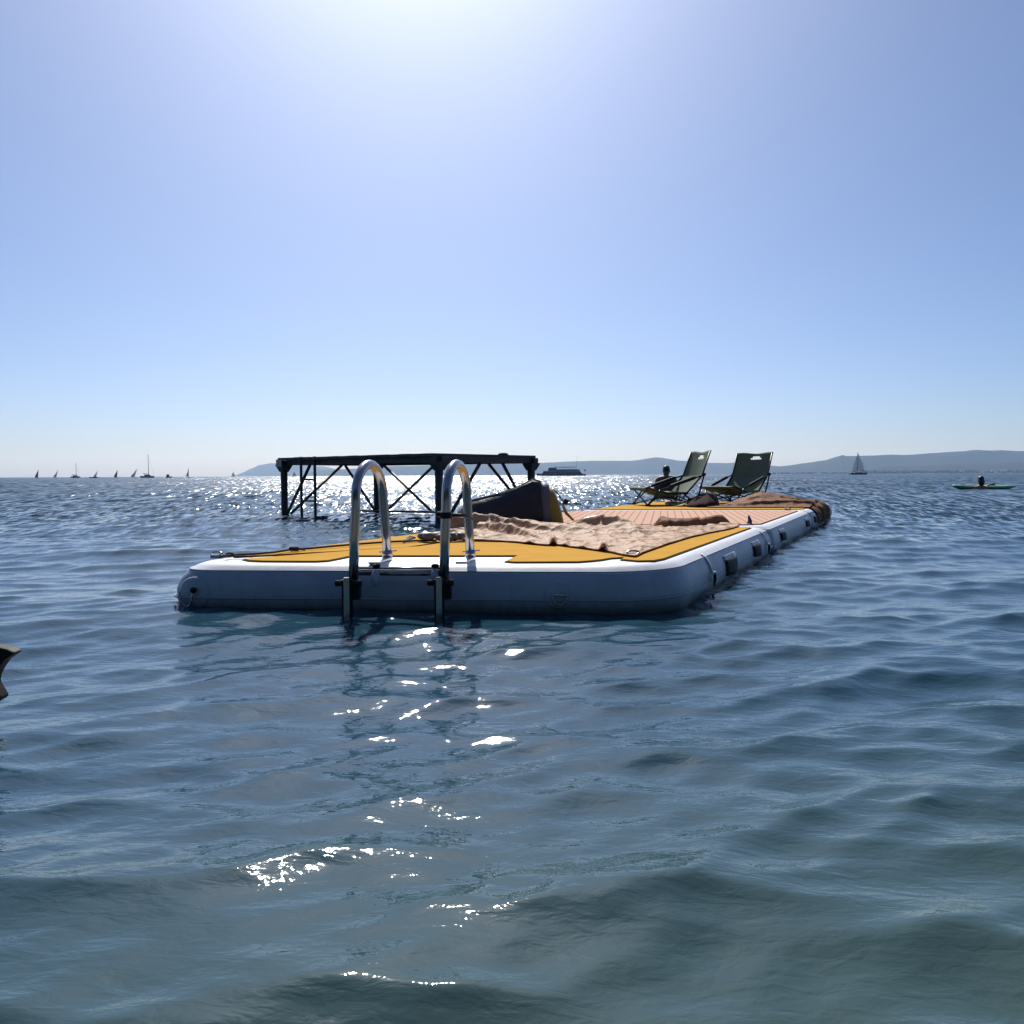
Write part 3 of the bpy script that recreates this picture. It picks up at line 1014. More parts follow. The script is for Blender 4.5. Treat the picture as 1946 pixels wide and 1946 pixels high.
def big_cloth():
    near = [(852, 1023), (880, 1026), (915, 1027), (950, 1028.5), (985, 1031), (1015, 1034.5), (1040, 1036.5), (1060, 1036), (1085, 1039.5), (1110, 1042.5), (1135, 1046), (1160, 1049.5), (1185, 1055), (1207, 1058), (1225, 1049.5), (1262, 1036.5), (1310, 1021.5), (1350, 1012.5), (1385, 1006), (1405, 1000)]
    far = [(846, 1003), (870, 1001), (900, 1000), (930, 1000), (960, 1000), (990, 1000), (1020, 1000), (1050, 1000), (1080, 1000), (1105, 1000), (1130, 1000), (1155, 1000), (1185, 1000), (1215, 1000), (1245, 999), (1275, 998), (1310, 997), (1340, 996), (1370, 995), (1400, 995)]

    def fn(u, v):
        n_ = poly_interp(near, u)
        f_ = poly_interp(far, u)
        a = on_z(n_[0], n_[1], TOP + 0.012)
        b = on_z(f_[0], f_[1], TOP + 0.012)
        p = a + (b - a) * v
        h = 0.0
        # main fold: steep face to the viewer, high at the left, sinking to the right
        amp = 0.090 * max(0, 1 - u / 0.66) ** 0.7
        c = 0.56 + 0.05 * math.sin(u * 9) + 0.015 * noise.noise(Vector((u * 14, 0, 3)))
        d = v - c
        h += amp * (math.exp(-abs(d / 0.26) ** 1.3) if d > 0 else math.exp(-(d / 0.035) ** 2) * 0.8 + 0.2 * math.exp(-(d / 0.16) ** 2))
        # oblique fold running down from the main one
        c2 = 0.56 - 1.9 * (u - 0.10)
        d2 = v - c2
        a2 = 0.055 * bumpf(u, 0.19, 0.10)
        h += a2 * (math.exp(-abs(d2 / 0.15) ** 1.3) if d2 > 0 else math.exp(-(d2 / 0.035) ** 2))
        # low roll along the near edge at the left
        h += 0.034 * max(0, 1 - u / 0.36) * math.exp(-((v - 0.10) / 0.05) ** 2)
        # folds behind, middle
        for cu, wu, cv, am in ((0.55, 0.11, 0.84, 0.070), (0.64, 0.07, 0.70, 0.034), (0.70, 0.10, 0.60, 0.018), (0.80, 0.06, 0.80, 0.022)):
            d3 = v - cv + 0.5 * (u - cu)
            h += am * bumpf(u, cu, wu) * (math.exp(-abs(d3 / 0.12) ** 1.3) if d3 > 0 else math.exp(-(d3 / 0.022) ** 2))
        # curled near edge
        for cu, w, am in ((0.345, 0.012, 0.036), (0.40, 0.010, 0.012), (0.55, 0.012, 0.038), (0.25, 0.014, 0.012), (0.47, 0.016, 0.010)):
            h += am * bumpf(u, cu + 0.05 * v, w) * max(0, 1 - v / 0.22)
        q = Vector((p.x * 5, p.y * 5, 0))
        h += 0.004 * (0.5 + noise.noise(q)) * (0.4 + 0.6 * min(1, v * 6))
        rg = 1 - abs(noise.noise(Vector((p.x * 7 + 3, p.y * 4, 2.0)))) * 2.6
        h += 0.012 * max(0, rg) ** 3 * min(1, v * 8) * min(1, (1 - v) * 8)
        h += 0.0025 * (0.5 - abs(noise.noise(Vector((p.x * 20, p.y * 20, 1.0))))) + 0.0025 * (0.5 - abs(noise.noise(Vector((p.x * 47, p.y * 47, 6.0))))) + 0.001 * noise.noise(Vector((p.x * 70, p.y * 70, 4.0)))
        if v == 0:
            h *= 0.5
        wob = 0.008 * noise.noise(Vector((p.x * 15, p.y * 15, 9.0)))
        return (p.x, p.y + wob, p.z + max(0.0, h) - (0.0 if 0 < v < 1 else 0.0))
    o = MB().grid(fn, 280, 190).build('crumpled_cloth', M['tan_cloth'])
    MB().tube([Vector(fn(i / 180, 0.0)) + Vector((0, 0, 0.002)) for i in range(181)], 0.0035, 5).build('hem', M['brown_cloth'], o)
    solidify(o, 0.002, 1)
    return tag(o, 'large crumpled tan cloth spread over the nearest dock section', 'cloth')


big_cloth()


def cloth_heap(name, label, matname, pts_near, pts_far, hf, nu=60, nv=30, z=TOP + 0.012, thick=0.003, seed=0.0, wr=0.008):
    def fn(u, v):
        n_ = poly_interp(pts_near, u); f_ = poly_interp(pts_far, u)
        a = on_z(n_[0], n_[1], n_[2] if len(n_) > 2 else z); b = on_z(f_[0], f_[1], f_[2] if len(f_) > 2 else z)
        p = a + (b - a) * v
        h = hf(u, v) + wr * noise.noise(Vector((p.x * 14 + seed, p.y * 14, 0))) * (1 if hf(u, v) > 0.004 else 0.3)
        rg = 1 - abs(noise.noise(Vector((p.x * 8 + seed, p.y * 5, 5.0)))) * 2.5
        h += wr * 1.2 * max(0, rg) ** 2
        return (p.x, p.y, p.z + max(0.0, h))
    o = MB().grid(fn, nu, nv).build(name, M[matname])
    solidify(o, thick, 1)
    return tag(o, label, 'cloth')


# grey end of the cloth bundle at the left rail
gb = MB()
c0 = on_z(815, 1022, TOP + 0.03)
for k in range(7):
    rr_ = random.Random(k)
    gb.ball(c0 + Vector((-0.03 + 0.032 * k, rr_.uniform(-.03, .03), rr_.uniform(-.006, .012))), (0.034, 0.03, 0.017 + 0.008 * rr_.random()), 10, 6)
for k in range(4):
    gb.tube([c0 + Vector((-0.07, 0, 0.0)), c0 + Vector((-0.10 - 0.012 * k, -0.02 * k, 0.01 - 0.008 * k)), c0 + Vector((-0.115, -0.03 * k, -0.016))], 0.004, 5)
tag(gb.build('rope_bundle', M['grey_cloth']), 'small grey bundle of cord ends on the yellow mat beside the right ladder rail', 'bundle')


def roll_h(u, v):
    e = min(1, u * 9) * min(1, (1 - u) * 9)
    pr = min(1.0, v / 0.12) ** 0.6 if v < 0.5 else max(0.0, 1 - (v - 0.5) / 0.5) ** 0.7
    return 0.066 * e * pr * (0.85 + 0.15 * math.cos(u * 7)) * (1.0 if u < 0.62 else 0.78 + 0.3 * (u - 0.62))


cloth_heap('folded_cloth', 'dark brown folded cloth lying behind the tan cloth', 'brown_cloth',
           [(1240, 1003), (1270, 1006), (1310, 1003), (1350, 999), (1388, 994.5)], [(1242, 997), (1275, 997), (1315, 996), (1352, 992.5), (1384, 990)], roll_h, 50, 14, seed=4.0, wr=0.006)

# brown towel heaped over the far right corner, hanging to the water
def far_towel():
    W_ = [(1400, 963), (1440, 963), (1480, 964), (1510, 966)]

    def fn(u, v):
        # u across the section (a), v along it (b); past the edge it hangs over the side
        a = 0.98 + 1.30 * u
        b = 0.45 + 1.35 * v
        z = TOP + 0.014
        edge = DW - 0.06
        hang = 0.0
        if a > edge:
            t = (a - edge)
            ph = 90 - math.degrees(min(t, 0.27) / (RAD + 0.012))
            q = right_pt(S3, b, ph, 0.014)
            p = q
            extra = max(0, t - 0.27)
            p = p + Vector((0, 0, -extra))
        else:
            p = S3.p(a, b, z)
        h = 0.115 * max(0, 1 - abs(u - 0.34) / 0.36) * bumpf(v, 0.55, 0.32)
        h += 0.045 * bumpf(u, 0.62, 0.22) * bumpf(v, 0.45, 0.35)
        h += 0.035 * bumpf(u, 0.92, 0.12) * bumpf(v, 0.60, 0.3)
        for cv, am in ((0.16, 0.028), (0.38, 0.016), (0.60, 0.012)):
            d3 = v - cv - 0.22 * (u - 0.5) + 0.02 * noise.noise(Vector((u * 9, cv * 9, 2)))
            h += am * (math.exp(-abs(d3 / 0.10) ** 1.2) if d3 > 0 else math.exp(-(d3 / 0.02) ** 2)) * min(1, u * 3)
        h += 0.006 * noise.noise(Vector((a * 8, b * 8, 3))) + 0.008 * max(0, 1 - 4 * abs(noise.noise(Vector((a * 6, b * 10, 1)))))
        ed = min(1, min(v, 1 - v) * 7) * min(1, u * 7)
        n_ = Vector((0, 0, 1)) if a <= edge else (Vector((0, 0, 0.5)) + side_normal() * 0.8)
        return p + n_ * max(0.0, h * ed)
    o = MB().grid(fn, 120, 110).build('draped_towel', M['brown_cloth'])
    solidify(o, 0.004, 1)
    tag(o, 'brown towel heaped over the far right dock corner and hanging to the water', 'towel')


far_towel()

# dark towel and pale bundle beneath the chairs
cloth_heap('rolled_towel', 'dark maroon rolled towel lying between the two camp chairs', 'dark_towel',
           [(1305, 963), (1325, 964), (1345, 964), (1367, 962)], [(1308, 955), (1325, 955), (1345, 955), (1366, 955)],
           lambda u, v: 0.13 * math.sin(math.pi * v) ** 0.6 * (0.35 + 0.65 * min(1, u * 1.6)) * min(1, (1 - u) * 9), 30, 16, seed=2.0, wr=0.012)
cloth_heap('folded_towel', 'pale folded towel with brown edge under the left camp chair', 'tan_cloth',
           [(1264, 959), (1280, 961.5), (1300, 962.5), (1312, 962)], [(1262, 953), (1280, 955), (1300, 956), (1310, 957)],
           lambda u, v: 0.028 * math.sin(math.pi * v) ** 0.5, 24, 10, seed=8.0, wr=0.008)

# crinkled clear plastic bag
pb = empty('plastic_bag', 'crinkled clear plastic bag with a dark label behind the tan cloth', 'bag')


def bag_fn(u, v):
    th = math.pi * v
    a = on_z(1096 + 66 * u, 1000, TOP + 0.012)
    hh = 0.085 * (math.sin(math.pi * min(1, (u * 0.86 + 0.10))) ** 0.8) * (0.55 + 0.45 * u)
    n_ = 0.012 * noise.noise(Vector((u * 6, v * 5, 0.3))) + 0.007 * noise.noise(Vector((u * 17, v * 13, 4)))
    return a + Vector((0, 0.16 * v, 0)) + Vector((0, 0, max(0.001, hh * math.sin(th) ** 0.6 + n_)))


MB().grid(bag_fn, 36, 18).build('film', M['clear'], pb)
MB().grid(lambda u, v: Vector(bag_fn(0.50 + 0.24 * u, 0.14 + 0.18 * v)) + Vector((0, -0.004, 0.004)), 6, 6).build('printed_label', M['print'], pb)

# ------------------------------------------------------------------ navy bag
bag = empty('backpack', 'dark navy soft backpack with grey and olive side lying on the dock', 'backpack')
prof_b = [(868, 972, 1000), (884, 957, 1000), (900, 949, 1000), (925, 943, 1000), (952, 936, 1000), (980, 926, 1001), (1000, 917, 1001), (1015, 909.5, 1002), (1030, 914, 1002), (1044, 922, 1002), (1054, 934, 1002), (1062, 950, 1002), (1068, 970, 1002), (1072, 990, 1002)]
BY = 5.25


def bag_ring(px, ytop, k):
    X = on_y(px, 1000, BY).x
    ztop = on_y(px, ytop, BY + 0.06).z
    base = TOP + 0.02
    h = max(0.03, ztop - base)
    ring = []
    dep = 0.19 if px < 1040 else 0.17
    sect = [(-0.10, 0.0), (-0.115, 0.2), (-0.10, 0.45), (-0.075, 0.7), (-0.045, 0.9), (-0.01, 0.985), (0.03, 1.0), (0.08, 0.95), (0.14, 0.82), (0.20, 0.62), (0.25, 0.38), (0.27, 0.15), (0.26, 0.0), (0.15, 0.0), (0.05, 0.0), (-0.03, 0.0)]
    for yy, zz in sect:
        k_ = dep / 0.19
        yy = BY + 0.02 + yy * k_
        zz = base + h * zz
        w = 0.014 * noise.noise(Vector((X * 7, yy * 5, zz * 7)))
        ring.append((X + w, yy + w * 1.5, zz + w * 0.3 * (zz > base + 0.02)))
    return ring


rg = [bag_ring(p[0], p[1], i) for i, p in enumerate(prof_b)]
MB().loft(rg[:9]).build('body', M['navy'], bag)
MB().loft(rg[8:10]).build('side_panel', M['grey_cloth'], bag)['label'] = 'grey side panel'
MB().loft(rg[9:]).build('end_panel', M['olive'], bag)['label'] = 'olive yellow end panel'
p0 = on_y(1052, 930, BY - 0.03); p1 = on_y(1066, 948, BY - 0.05); p2 = on_y(1074, 954, BY - 0.06)
sp = MB().tube([p0, (p0 + p1) / 2 + Vector((0.006, 0, 0.004)), p1, p2], 0.009, 6, flat=0.5).build('shoulder_strap', M['black'], bag)
MB().box(p2 + Vector((0.004, 0, 0)), (0.03, 0.02, 0.035), Matrix.Rotation(R(30), 3, 'Y')).build('buckle', M['black'], sp)
q0 = on_y(1070, 960, BY - 0.05); q1 = on_y(1076, 975, BY - 0.05); q2 = on_y(1090, 989, BY - 0.06)
MB().tube([p2, q0, q1, q2], [0.006, 0.012, 0.014, 0.010], 6, flat=0.3).build('webbing', M['olive'], bag)
MB().tube([Vector(r_[5]) + Vector((0, -0.008, 0.002)) for r_ in rg[1:9]], 0.005, 6).build('zip_piping', M['grey_cloth'], bag)


# ------------------------------------------------------------------ camp chairs
def make_chair(label):
    e = empty('camp_chair', label, 'chair', 'camp chairs on the dock')
    w = 0.25
    T = lambda pts, r, name, m='chair_frame': MB().tube(pts, r, 8).build(name, M[m], e)
    for s in (-1, 1):
        y = s * w
        T([(0.13, y, 0.12), (-0.07, y, 0.335), (-0.165, y, 0.605)], 0.0105, 'back_post')
        T([(0.10, y, 0.135), (0.34, y, 0.135), (0.58, y, 0.195)], 0.0105, 'seat_rail')
        T([(0.43, y * 1.06, 0.175), (-0.10, y * 1.06, 0.345)], 0.0095, 'arm_tube')
        MB().tube([(0.33, y * 1.06, 0.207), (0.30, y * 1.06, 0.22), (0.04, y * 1.06, 0.306), (0.01, y * 1.06, 0.310)], [0.010, 0.020, 0.020, 0.010], 8).build('arm_pad', M['black'], e)
        T([(0.56, y * 0.9, 0.01), (0.43, y * 1.06, 0.175)], 0.0105, 'front_leg')
        T([(0.57, y * 0.9, 0.012), (0.565, -y * 0.95, 0.19)], 0.0085, 'cross_leg')
        T([(-0.085, y * 1.06, 0.34), (-0.05, y, 0.18), (0.0, y * 0.92, 0.01)], 0.0095, 'rear_leg')
        T([(0.16, y * 1.0, 0.14), (0.0, y * 0.9, 0.012)], 0.0095, 'brace_leg')
        T([(0.0, y * 0.9, 0.012), (0.10, -y * 0.95, 0.14)], 0.0080, 'cross_leg')
        T([(0.005, y * 0.9, 0.012), (0.30, y * 0.4, 0.10), (0.56, -y * 0.9, 0.012)], 0.0080, 'under_brace')
        MB().ball((-0.09, y * 1.06, 0.345), 0.018, 10, 6).build('pivot_knob', M['black'], e)
        for x_ in (0.56, 0.0):
            MB().box((x_, y * 0.9, 0.009), (0.05, 0.035, 0.016)).build('foot', M['black'], e)

    def seat(u, v):
        x = 0.10 + 0.49 * u
        y = (v * 2 - 1) * (w + 0.004)
        sag = 0.055 * (1 - (2 * v - 1) ** 2) * (0.45 + 0.55 * math.sin(math.pi * min(1, u * 1.1)))
        z = 0.147 if u < 0.5 else 0.147 + (u - 0.5) * 0.122
        return (x, y, z - sag + 0.002)
    o = MB().grid(seat, 12, 12).build('seat', M['chair_cloth'], e)
    solidify(o, 0.005)
    o = MB().grid(lambda u, v: (0.585 + 0.012 * math.sin(math.pi * u), (v * 2 - 1) * (w + 0.004), 0.205 - 0.035 * u), 3, 6).build('seat_front_hem', M['chair_cloth'], e)
    solidify(o, 0.005)

    def back(u, v):
        t = 0.02 + 0.98 * u
        z = 0.13 + (0.612 - 0.13) * t
        x = 0.12 - 0.19 * (z - 0.13) / 0.205 if z < 0.335 else -0.07 - 0.097 * (z - 0.335) / 0.27
        y = (v * 2 - 1) * (w + 0.006)
        sag = 0.035 * (1 - (2 * v - 1) ** 2) * (1 - 0.55 * t)
        edge = 0.006 * math.sin(v * 9)
        return (x - sag, y, z - sag * 0.4 + (edge if u > 0.95 else 0))
    o = MB().grid(back, 24, 20, skip=lambda i, j: i == 20 and 8 <= j <= 13 or i == 21 and 9 <= j <= 12).build('backrest', M['chair_cloth'], e)
    solidify(o, 0.005)
    # hem lines stitched over the back
    hm_ = MB()
    for t in (0.985, 0.60):
        hm_.tube([Vector(back(t, v / 12)) + Vector((-0.006, 0, 0)) for v in range(13)], 0.0055, 5)
    hm_.build('stitched_hem', M['chair_frame'], o)
    return e


ch1 = make_chair('green camp chair seen side-on, facing left, at the far dock end')
pos1 = on_z(1313, 959.8, TOP + 0.01)
place(ch1, (0, 0, 0), R(192))
fw = Vector((math.cos(R(192)), math.sin(R(192)), 0)); lf = Vector((-fw.y, fw.x, 0))
# nearest rear foot lands on the measured spot
ch1.location = Vector(pos1) - (lf * 0.225 if lf.y < 0 else lf * -0.225) + Vector((0.03, -0.08, 0))
ch2 = copy_tree(ch1)
tag(ch2, 'green camp chair with its broad slotted backrest showing, next to the brown towel')
yaw2 = R(219)
fw2 = Vector((math.cos(yaw2), math.sin(yaw2), 0)); lf2 = Vector((-fw2.y, fw2.x, 0))
pos2 = on_z(1418, 954.5, TOP + 0.01)
ch2.rotation_euler = (0, 0, yaw2)
ch2.location = Vector(pos2)

# ------------------------------------------------------------------ steel pier beyond the dock
pier = empty('steel_pier', 'dark steel platform on braced posts standing in the water left of the dock', 'pier')
PN, PL_, PR_ = Vector((-0.83, 9.0, 0)), Vector((-3.17, 11.0, 0)), Vector((0.25, 10.2, 0))
PB = PL_ + PR_ - PN
PZ = 0.775
uL = (PL_ - PN).normalized(); uR = (PR_ - PN).normalized()


def bar(p, q, w, h, name, m='pier'):
    p, q = Vector(p), Vector(q)
    t = (q - p).normalized()
    up = Vector((0, 0, 1)) if abs(t.z) < 0.9 else Vector((uL.x, uL.y, 0))
    s = t.cross(up).normalized(); up = s.cross(t).normalized()
    rings = [[c + s * (a * w / 2) + up * (b * h / 2) for a, b in ((-1, -1), (1, -1), (1, 1), (-1, 1))] for c in (p, q)]
    return MB().loft(rings, smooth=False).build(name, M[m], pier)


up_ = Vector((0, 0, 1))
for c, nm in ((PN, 0), (PL_, 0), (PR_, 0), (PB, 0)):
    post = MB().tube([c + up_ * -0.8, c + up_ * 0.2, c + up_ * (PZ - 0.10)], [0.046, 0.047, 0.049], 12)
    post.build('post', M['pier'], pier)
    MB().loft([[c + uL * (a * s_) + uR * (b * s_) + up_ * z for a, b in ((-1, -1), (1, -1), (1, 1), (-1, 1))] for s_, z in ((0.045, PZ - 0.17), (0.075, PZ - 0.10), (0.085, PZ - 0.075))], smooth=False).build('gusset', M['pier'], pier)
ov = 0.09
for a, b in ((PN, PL_), (PL_, PB), (PB, PR_), (PR_, PN)):
    t = (b - a).normalized()
    bar(a - t * ov + up_ * (PZ - 0.043), b + t * ov * 0.98 + up_ * (PZ - 0.045), 0.07, 0.066, 'edge_beam')
npl = 16
for k in range(npl):
    t = (k + 0.5) / npl
    a = PN + (PL_ - PN) * t - uR * 0.10; b = PR_ + (PL_ - PN) * t + uR * 0.10
    wd = (PL_ - PN).length / npl - 0.012
    dz_ = random.uniform(-0.002, 0.003)
    bar(a + up_ * (PZ + 0.008 + dz_), b + up_ * (PZ + 0.008 + dz_), wd, 0.032, 'plank', 'pier_wood')


def atface(a, b, t, z):
    return a + (b - a) * t + up_ * z


zt, zb = PZ - 0.075, 0.02
braces = [(PL_, PN, 0.02, zb, 0.20, zt), (PL_, PB, 0.06, zb, 0.60, zt), (PL_, PB, 0.64, zt, 0.97, zb),
          (PB, PR_, 0.06, zt, 0.40, zb), (PB, PR_, 0.08, zb, 0.42, zt), (PN, PR_, 0.06, 0.0, 0.42, zt), (PB, PR_, 0.76, zt, 0.97, 0.1), (PN, PR_, 0.66, zt, 0.95, 0.1)]
for a, b, t0, z0, t1, z1 in braces:
    MB().tube([atface(a, b, t0, z0), atface(a, b, t1, z1)], 0.021, 8).build('brace', M['pier'], pier)
bar(atface(PL_, PB, 0.75, 0.02), atface(PB, PR_, 0.42, 0.02), 0.04, 0.03, 'tie_bar')
# swim ladder on the pier's near side
pl = empty('pier_ladder', 'narrow dark ladder fixed to the near side of the steel pier', 'ladder')
nf = -uR
for t in (0.735, 0.835):
    b0 = PN + (PL_ - PN) * t + nf * 0.07
    MB().tube([b0 + up_ * -0.5, b0 + up_ * (PZ + 0.03)], 0.019, 8).build('rail', M['pier'], pl)
for z in (0.5, 0.215, -0.07):
    a = PN + (PL_ - PN) * 0.735 + nf * 0.07 + up_ * z; b = PN + (PL_ - PN) * 0.835 + nf * 0.07 + up_ * z
    MB().tube([a, b], 0.012, 8).build('rung', M['pier'], pl)
# small sign plate on the left post
sg = PL_ + nf * 0.10 + uL * -0.10
MB().slab([sg + uL * 0.13 + up_ * (PZ - 0.1), sg - uL * 0.0 + up_ * (PZ - 0.1), sg + up_ * (PZ + 0.0), sg + uL * 0.13 + up_ * (PZ + 0.0)], nf * 0.01).build('plate', M['mast'], pier)
MB().ball(PR_ - uR * 0.2 + uL * 0.3 + up_ * (PZ + 0.035), (0.07, 0.05, 0.03), 8, 6).build('cleat', M['black'], pier)


# ------------------------------------------------------------------ people in the water
def skinned(name, joints, edges, material, parent=None, root=0, sub=2):
    me = bpy.data.meshes.new(name)
    me.from_pydata([j[0] for j in joints], edges, [])
    o = bpy.data.objects.new(name, me)
    col.objects.link(o)
    if parent is not None: o.parent = parent
    me.materials.append(material)
    sk = o.modifiers.new('skin', 'SKIN')
    sk.use_smooth_shade = True
    if not me.skin_vertices:
        pass
    sv = me.skin_vertices[0].data if me.skin_vertices else None
    if sv is not None:
        for i, j in enumerate(joints):
            sv[i].radius = j[1] if isinstance(j[1], tuple) else (j[1], j[1])
            sv[i].use_root = (i == root)
    ss = o.modifiers.new('sub', 'SUBSURF')
    ss.levels = sub
    ss.render_levels = sub
    return o


def head_parts(e, c, s, facing, hair_long=False):
    """adds hair, ears and a face to a person; c = head centre, s = head height"""
    m = Matrix.Rotation(facing, 3, 'Z')
    hb = MB()
    hb.ball(Vector(c) + m @ Vector((-0.016, 0, 0.05 * s / 0.24)), (0.090, 0.082, 0.085), 14, 10, m)
    if hair_long:
        hb.ball(Vector(c) + m @ Vector((-0.05, 0, -0.05)), (0.065, 0.088, 0.125), 14, 10, m)
    hb.build('hair', M['hair'], e)
    fc = MB()
    for s_ in (-1, 1):
        fc.ball(Vector(c) + m @ Vector((0.0, 0.078 * s_, -0.005)), (0.016, 0.010, 0.026), 8, 6, m)
    fc.ball(Vector(c) + m @ Vector((0.098, 0, -0.012)), (0.014, 0.012, 0.022), 8, 6, m)
    fc.build('ears_and_nose', M['skin'], e)
    ey = MB()
    for s_ in (-1, 1):
        ey.ball(Vector(c) + m @ Vector((0.084, 0.030 * s_, 0.008)), (0.010, 0.013, 0.009), 8, 6, m)
    ey.ball(Vector(c) + m @ Vector((0.086, 0, -0.052)), (0.008, 0.022, 0.006), 8, 6, m)
    ey.build('eyes_and_mouth', M['hair'], e)


def wader():
    e = empty('person', 'person with dark short hair standing chest-deep in the lake, behind the left chair', 'person')
    hz_ = 0.0
    J = [((0, 0, -0.75), (0.13, 0.16)), ((0, 0, -0.40), (0.11, 0.145)), ((0, 0, -0.10), (0.12, 0.165)), ((0, 0, 0.10), (0.12, 0.185)), ((0, 0, 0.20), (0.09, 0.14)), ((0, 0, 0.25), (0.058, 0.060)), ((0.01, 0, 0.285), (0.064, 0.064)), ((0.015, 0, 0.355), (0.098, 0.082)), ((0.01, 0, 0.425), (0.090, 0.080)), ((0.0, 0, 0.475), (0.045, 0.045)),
         ((0, 0.20, 0.18), 0.066), ((0.02, 0.235, 0.0), 0.052), ((0.06, 0.25, -0.16), 0.042), ((0.20, 0.20, -0.27), 0.034), ((0.28, 0.17, -0.28), 0.03),
         ((0, -0.20, 0.18), 0.066), ((0.02, -0.235, 0.0), 0.052), ((0.06, -0.25, -0.16), 0.042), ((0.20, -0.20, -0.27), 0.034), ((0.28, -0.17, -0.28), 0.03)]
    E = [(0, 1), (1, 2), (2, 3), (3, 4), (4, 5), (5, 6), (6, 7), (7, 8), (8, 9), (4, 10), (10, 11), (11, 12), (12, 13), (13, 14), (4, 15), (15, 16), (16, 17), (17, 18), (18, 19)]
    skinned('body', J, E, M['skin'], e, 2)
    sh = MB()
    sh.loft([[(Vector((1.08 * r1 * math.cos(t), 1.08 * r2 * math.sin(t), z))) for t in [2 * math.pi * i / 18 for i in range(18)]] for z, r1, r2 in ((-0.6, 0.135, 0.17), (-0.1, 0.135, 0.185), (0.08, 0.135, 0.20), (0.17, 0.115, 0.20), (0.225, 0.085, 0.13), (0.25, 0.066, 0.075))])
    sh.build('swim_shirt', M['dark_shirt'], e)
    head_parts(e, (0.012, 0, 0.38), 0.24, 0.0)
    p = on_y(1266, 945, 18.0)
    place(e, (p.x, 18.0, 0.02), R(75), 1.0)
    # head top must reach the measured height
    top = on_y(1266, 884, 18.0).z
    e.location.z = top - 0.515


wader()

bd = empty('paddle_board', 'green inflatable board floating beside the swimmer at the right', 'board')
BYD = 27.0
xl, xr = on_y(1809, 925, BYD).x, on_y(1931, 925, BYD).x
Lb = xr - xl


def board_ring(t):
    w = 0.36 * (math.sin(math.pi * min(1, max(0.0, (t * 0.97 + 0.015)))) ** 0.55)
    rock = 0.06 * max(0, (0.22 - t) / 0.22) ** 1.5 + 0.03 * max(0, (t - 0.85) / 0.15)
    th = 0.075 * (0.35 + 0.65 * min(1, min(t, 1 - t) * 9))
    return [(t * Lb, w * math.copysign(abs(math.cos(a)) ** 0.7, math.cos(a)), 0.075 + rock + th * math.sin(a)) for a in [2 * math.pi * i / 14 for i in range(14)]]


MB().loft([board_ring(k / 26) for k in range(27)]).build('board_body', M['board_green'], bd)
MB().loft([[(x, y * 0.55, z + 0.078) for x, y, z in [(0.46 + 0.30 * t, 0.3, 0.02), (0.46 + 0.30 * t, 0.3, 0.085), (0.46 + .30 * t, -0.3, 0.085), (0.46 + .30 * t, -0.3, 0.02)]] for t in (0, .5, 1)], smooth=False).build('deck_pad', M['white_paint'], bd)['label'] = 'white deck pad'
place(bd, (xl, BYD, -0.01), R(2))


def swimmer():
    e = empty('person', 'dark-haired swimmer leaning on the green board', 'person')
    J = [((-0.1, 0.0, -0.7), (0.11, 0.14)), ((-0.05, 0, -0.4), (0.10, 0.13)), ((0, 0, -0.12), (0.11, 0.15)), ((0.03, 0, 0.04), (0.095, 0.14)), ((0.045, 0, 0.10), (0.056, 0.056)), ((0.05, 0, 0.15), (0.06, 0.06)), ((0.06, 0, 0.22), (0.095, 0.08)), ((0.055, 0, 0.29), (0.09, 0.08)), ((0.05, 0, 0.34), (0.045, 0.045)),
         ((0.05, 0.17, 0.02), 0.055), ((0.14, 0.27, 0.05), 0.047), ((0.22, 0.44, 0.10), 0.036), ((0.23, 0.52, 0.10), 0.03),
         ((0.05, -0.17, 0.02), 0.055), ((0.14, -0.26, 0.08), 0.047), ((0.20, -0.45, 0.13), 0.036), ((0.21, -0.53, 0.13), 0.03)]
    E = [(0, 1), (1, 2), (2, 3), (3, 4), (4, 5), (5, 6), (6, 7), (7, 8), (3, 9), (9, 10), (10, 11), (11, 12), (3, 13), (13, 14), (14, 15), (15, 16)]
    skinned('body', J, E, M['skin'], e, 2)
    head_parts(e, (0.055, 0, 0.245), 0.24, 0.0, True)
    p = on_y(1855, 905, BYD)
    place(e, (p.x, BYD - 0.33, 0.02), R(90), 1.15)


swimmer()


# ------------------------------------------------------------------ boats
def hull(L, B, H, bow=0.5, draft=0.25, n=14, stern=0.75):
    rings = []
    for k in range(n + 1):
        t = k / n
        w = B / 2 * (stern + (1 - stern) * min(1, t * 3)) * (1 - max(0, (t - (1 - bow)) / bow) ** 2.2) + 0.01
        sheer = H * (1 + 0.35 * max(0, t - 0.5) ** 1.5)
        x = t * L - L / 2 + 0.0
        rake = 0.10 * L * max(0, t - 0.8) * 2
        rings.append([(x + rake, w, sheer), (x + rake * .4, w * 0.92, sheer * 0.35), (x, w * 0.55, -draft), (x, -w * 0.55, -draft), (x + rake * .4, -w * 0.92, sheer * 0.35), (x + rake, -w, sheer)])
    return MB().loft(rings)


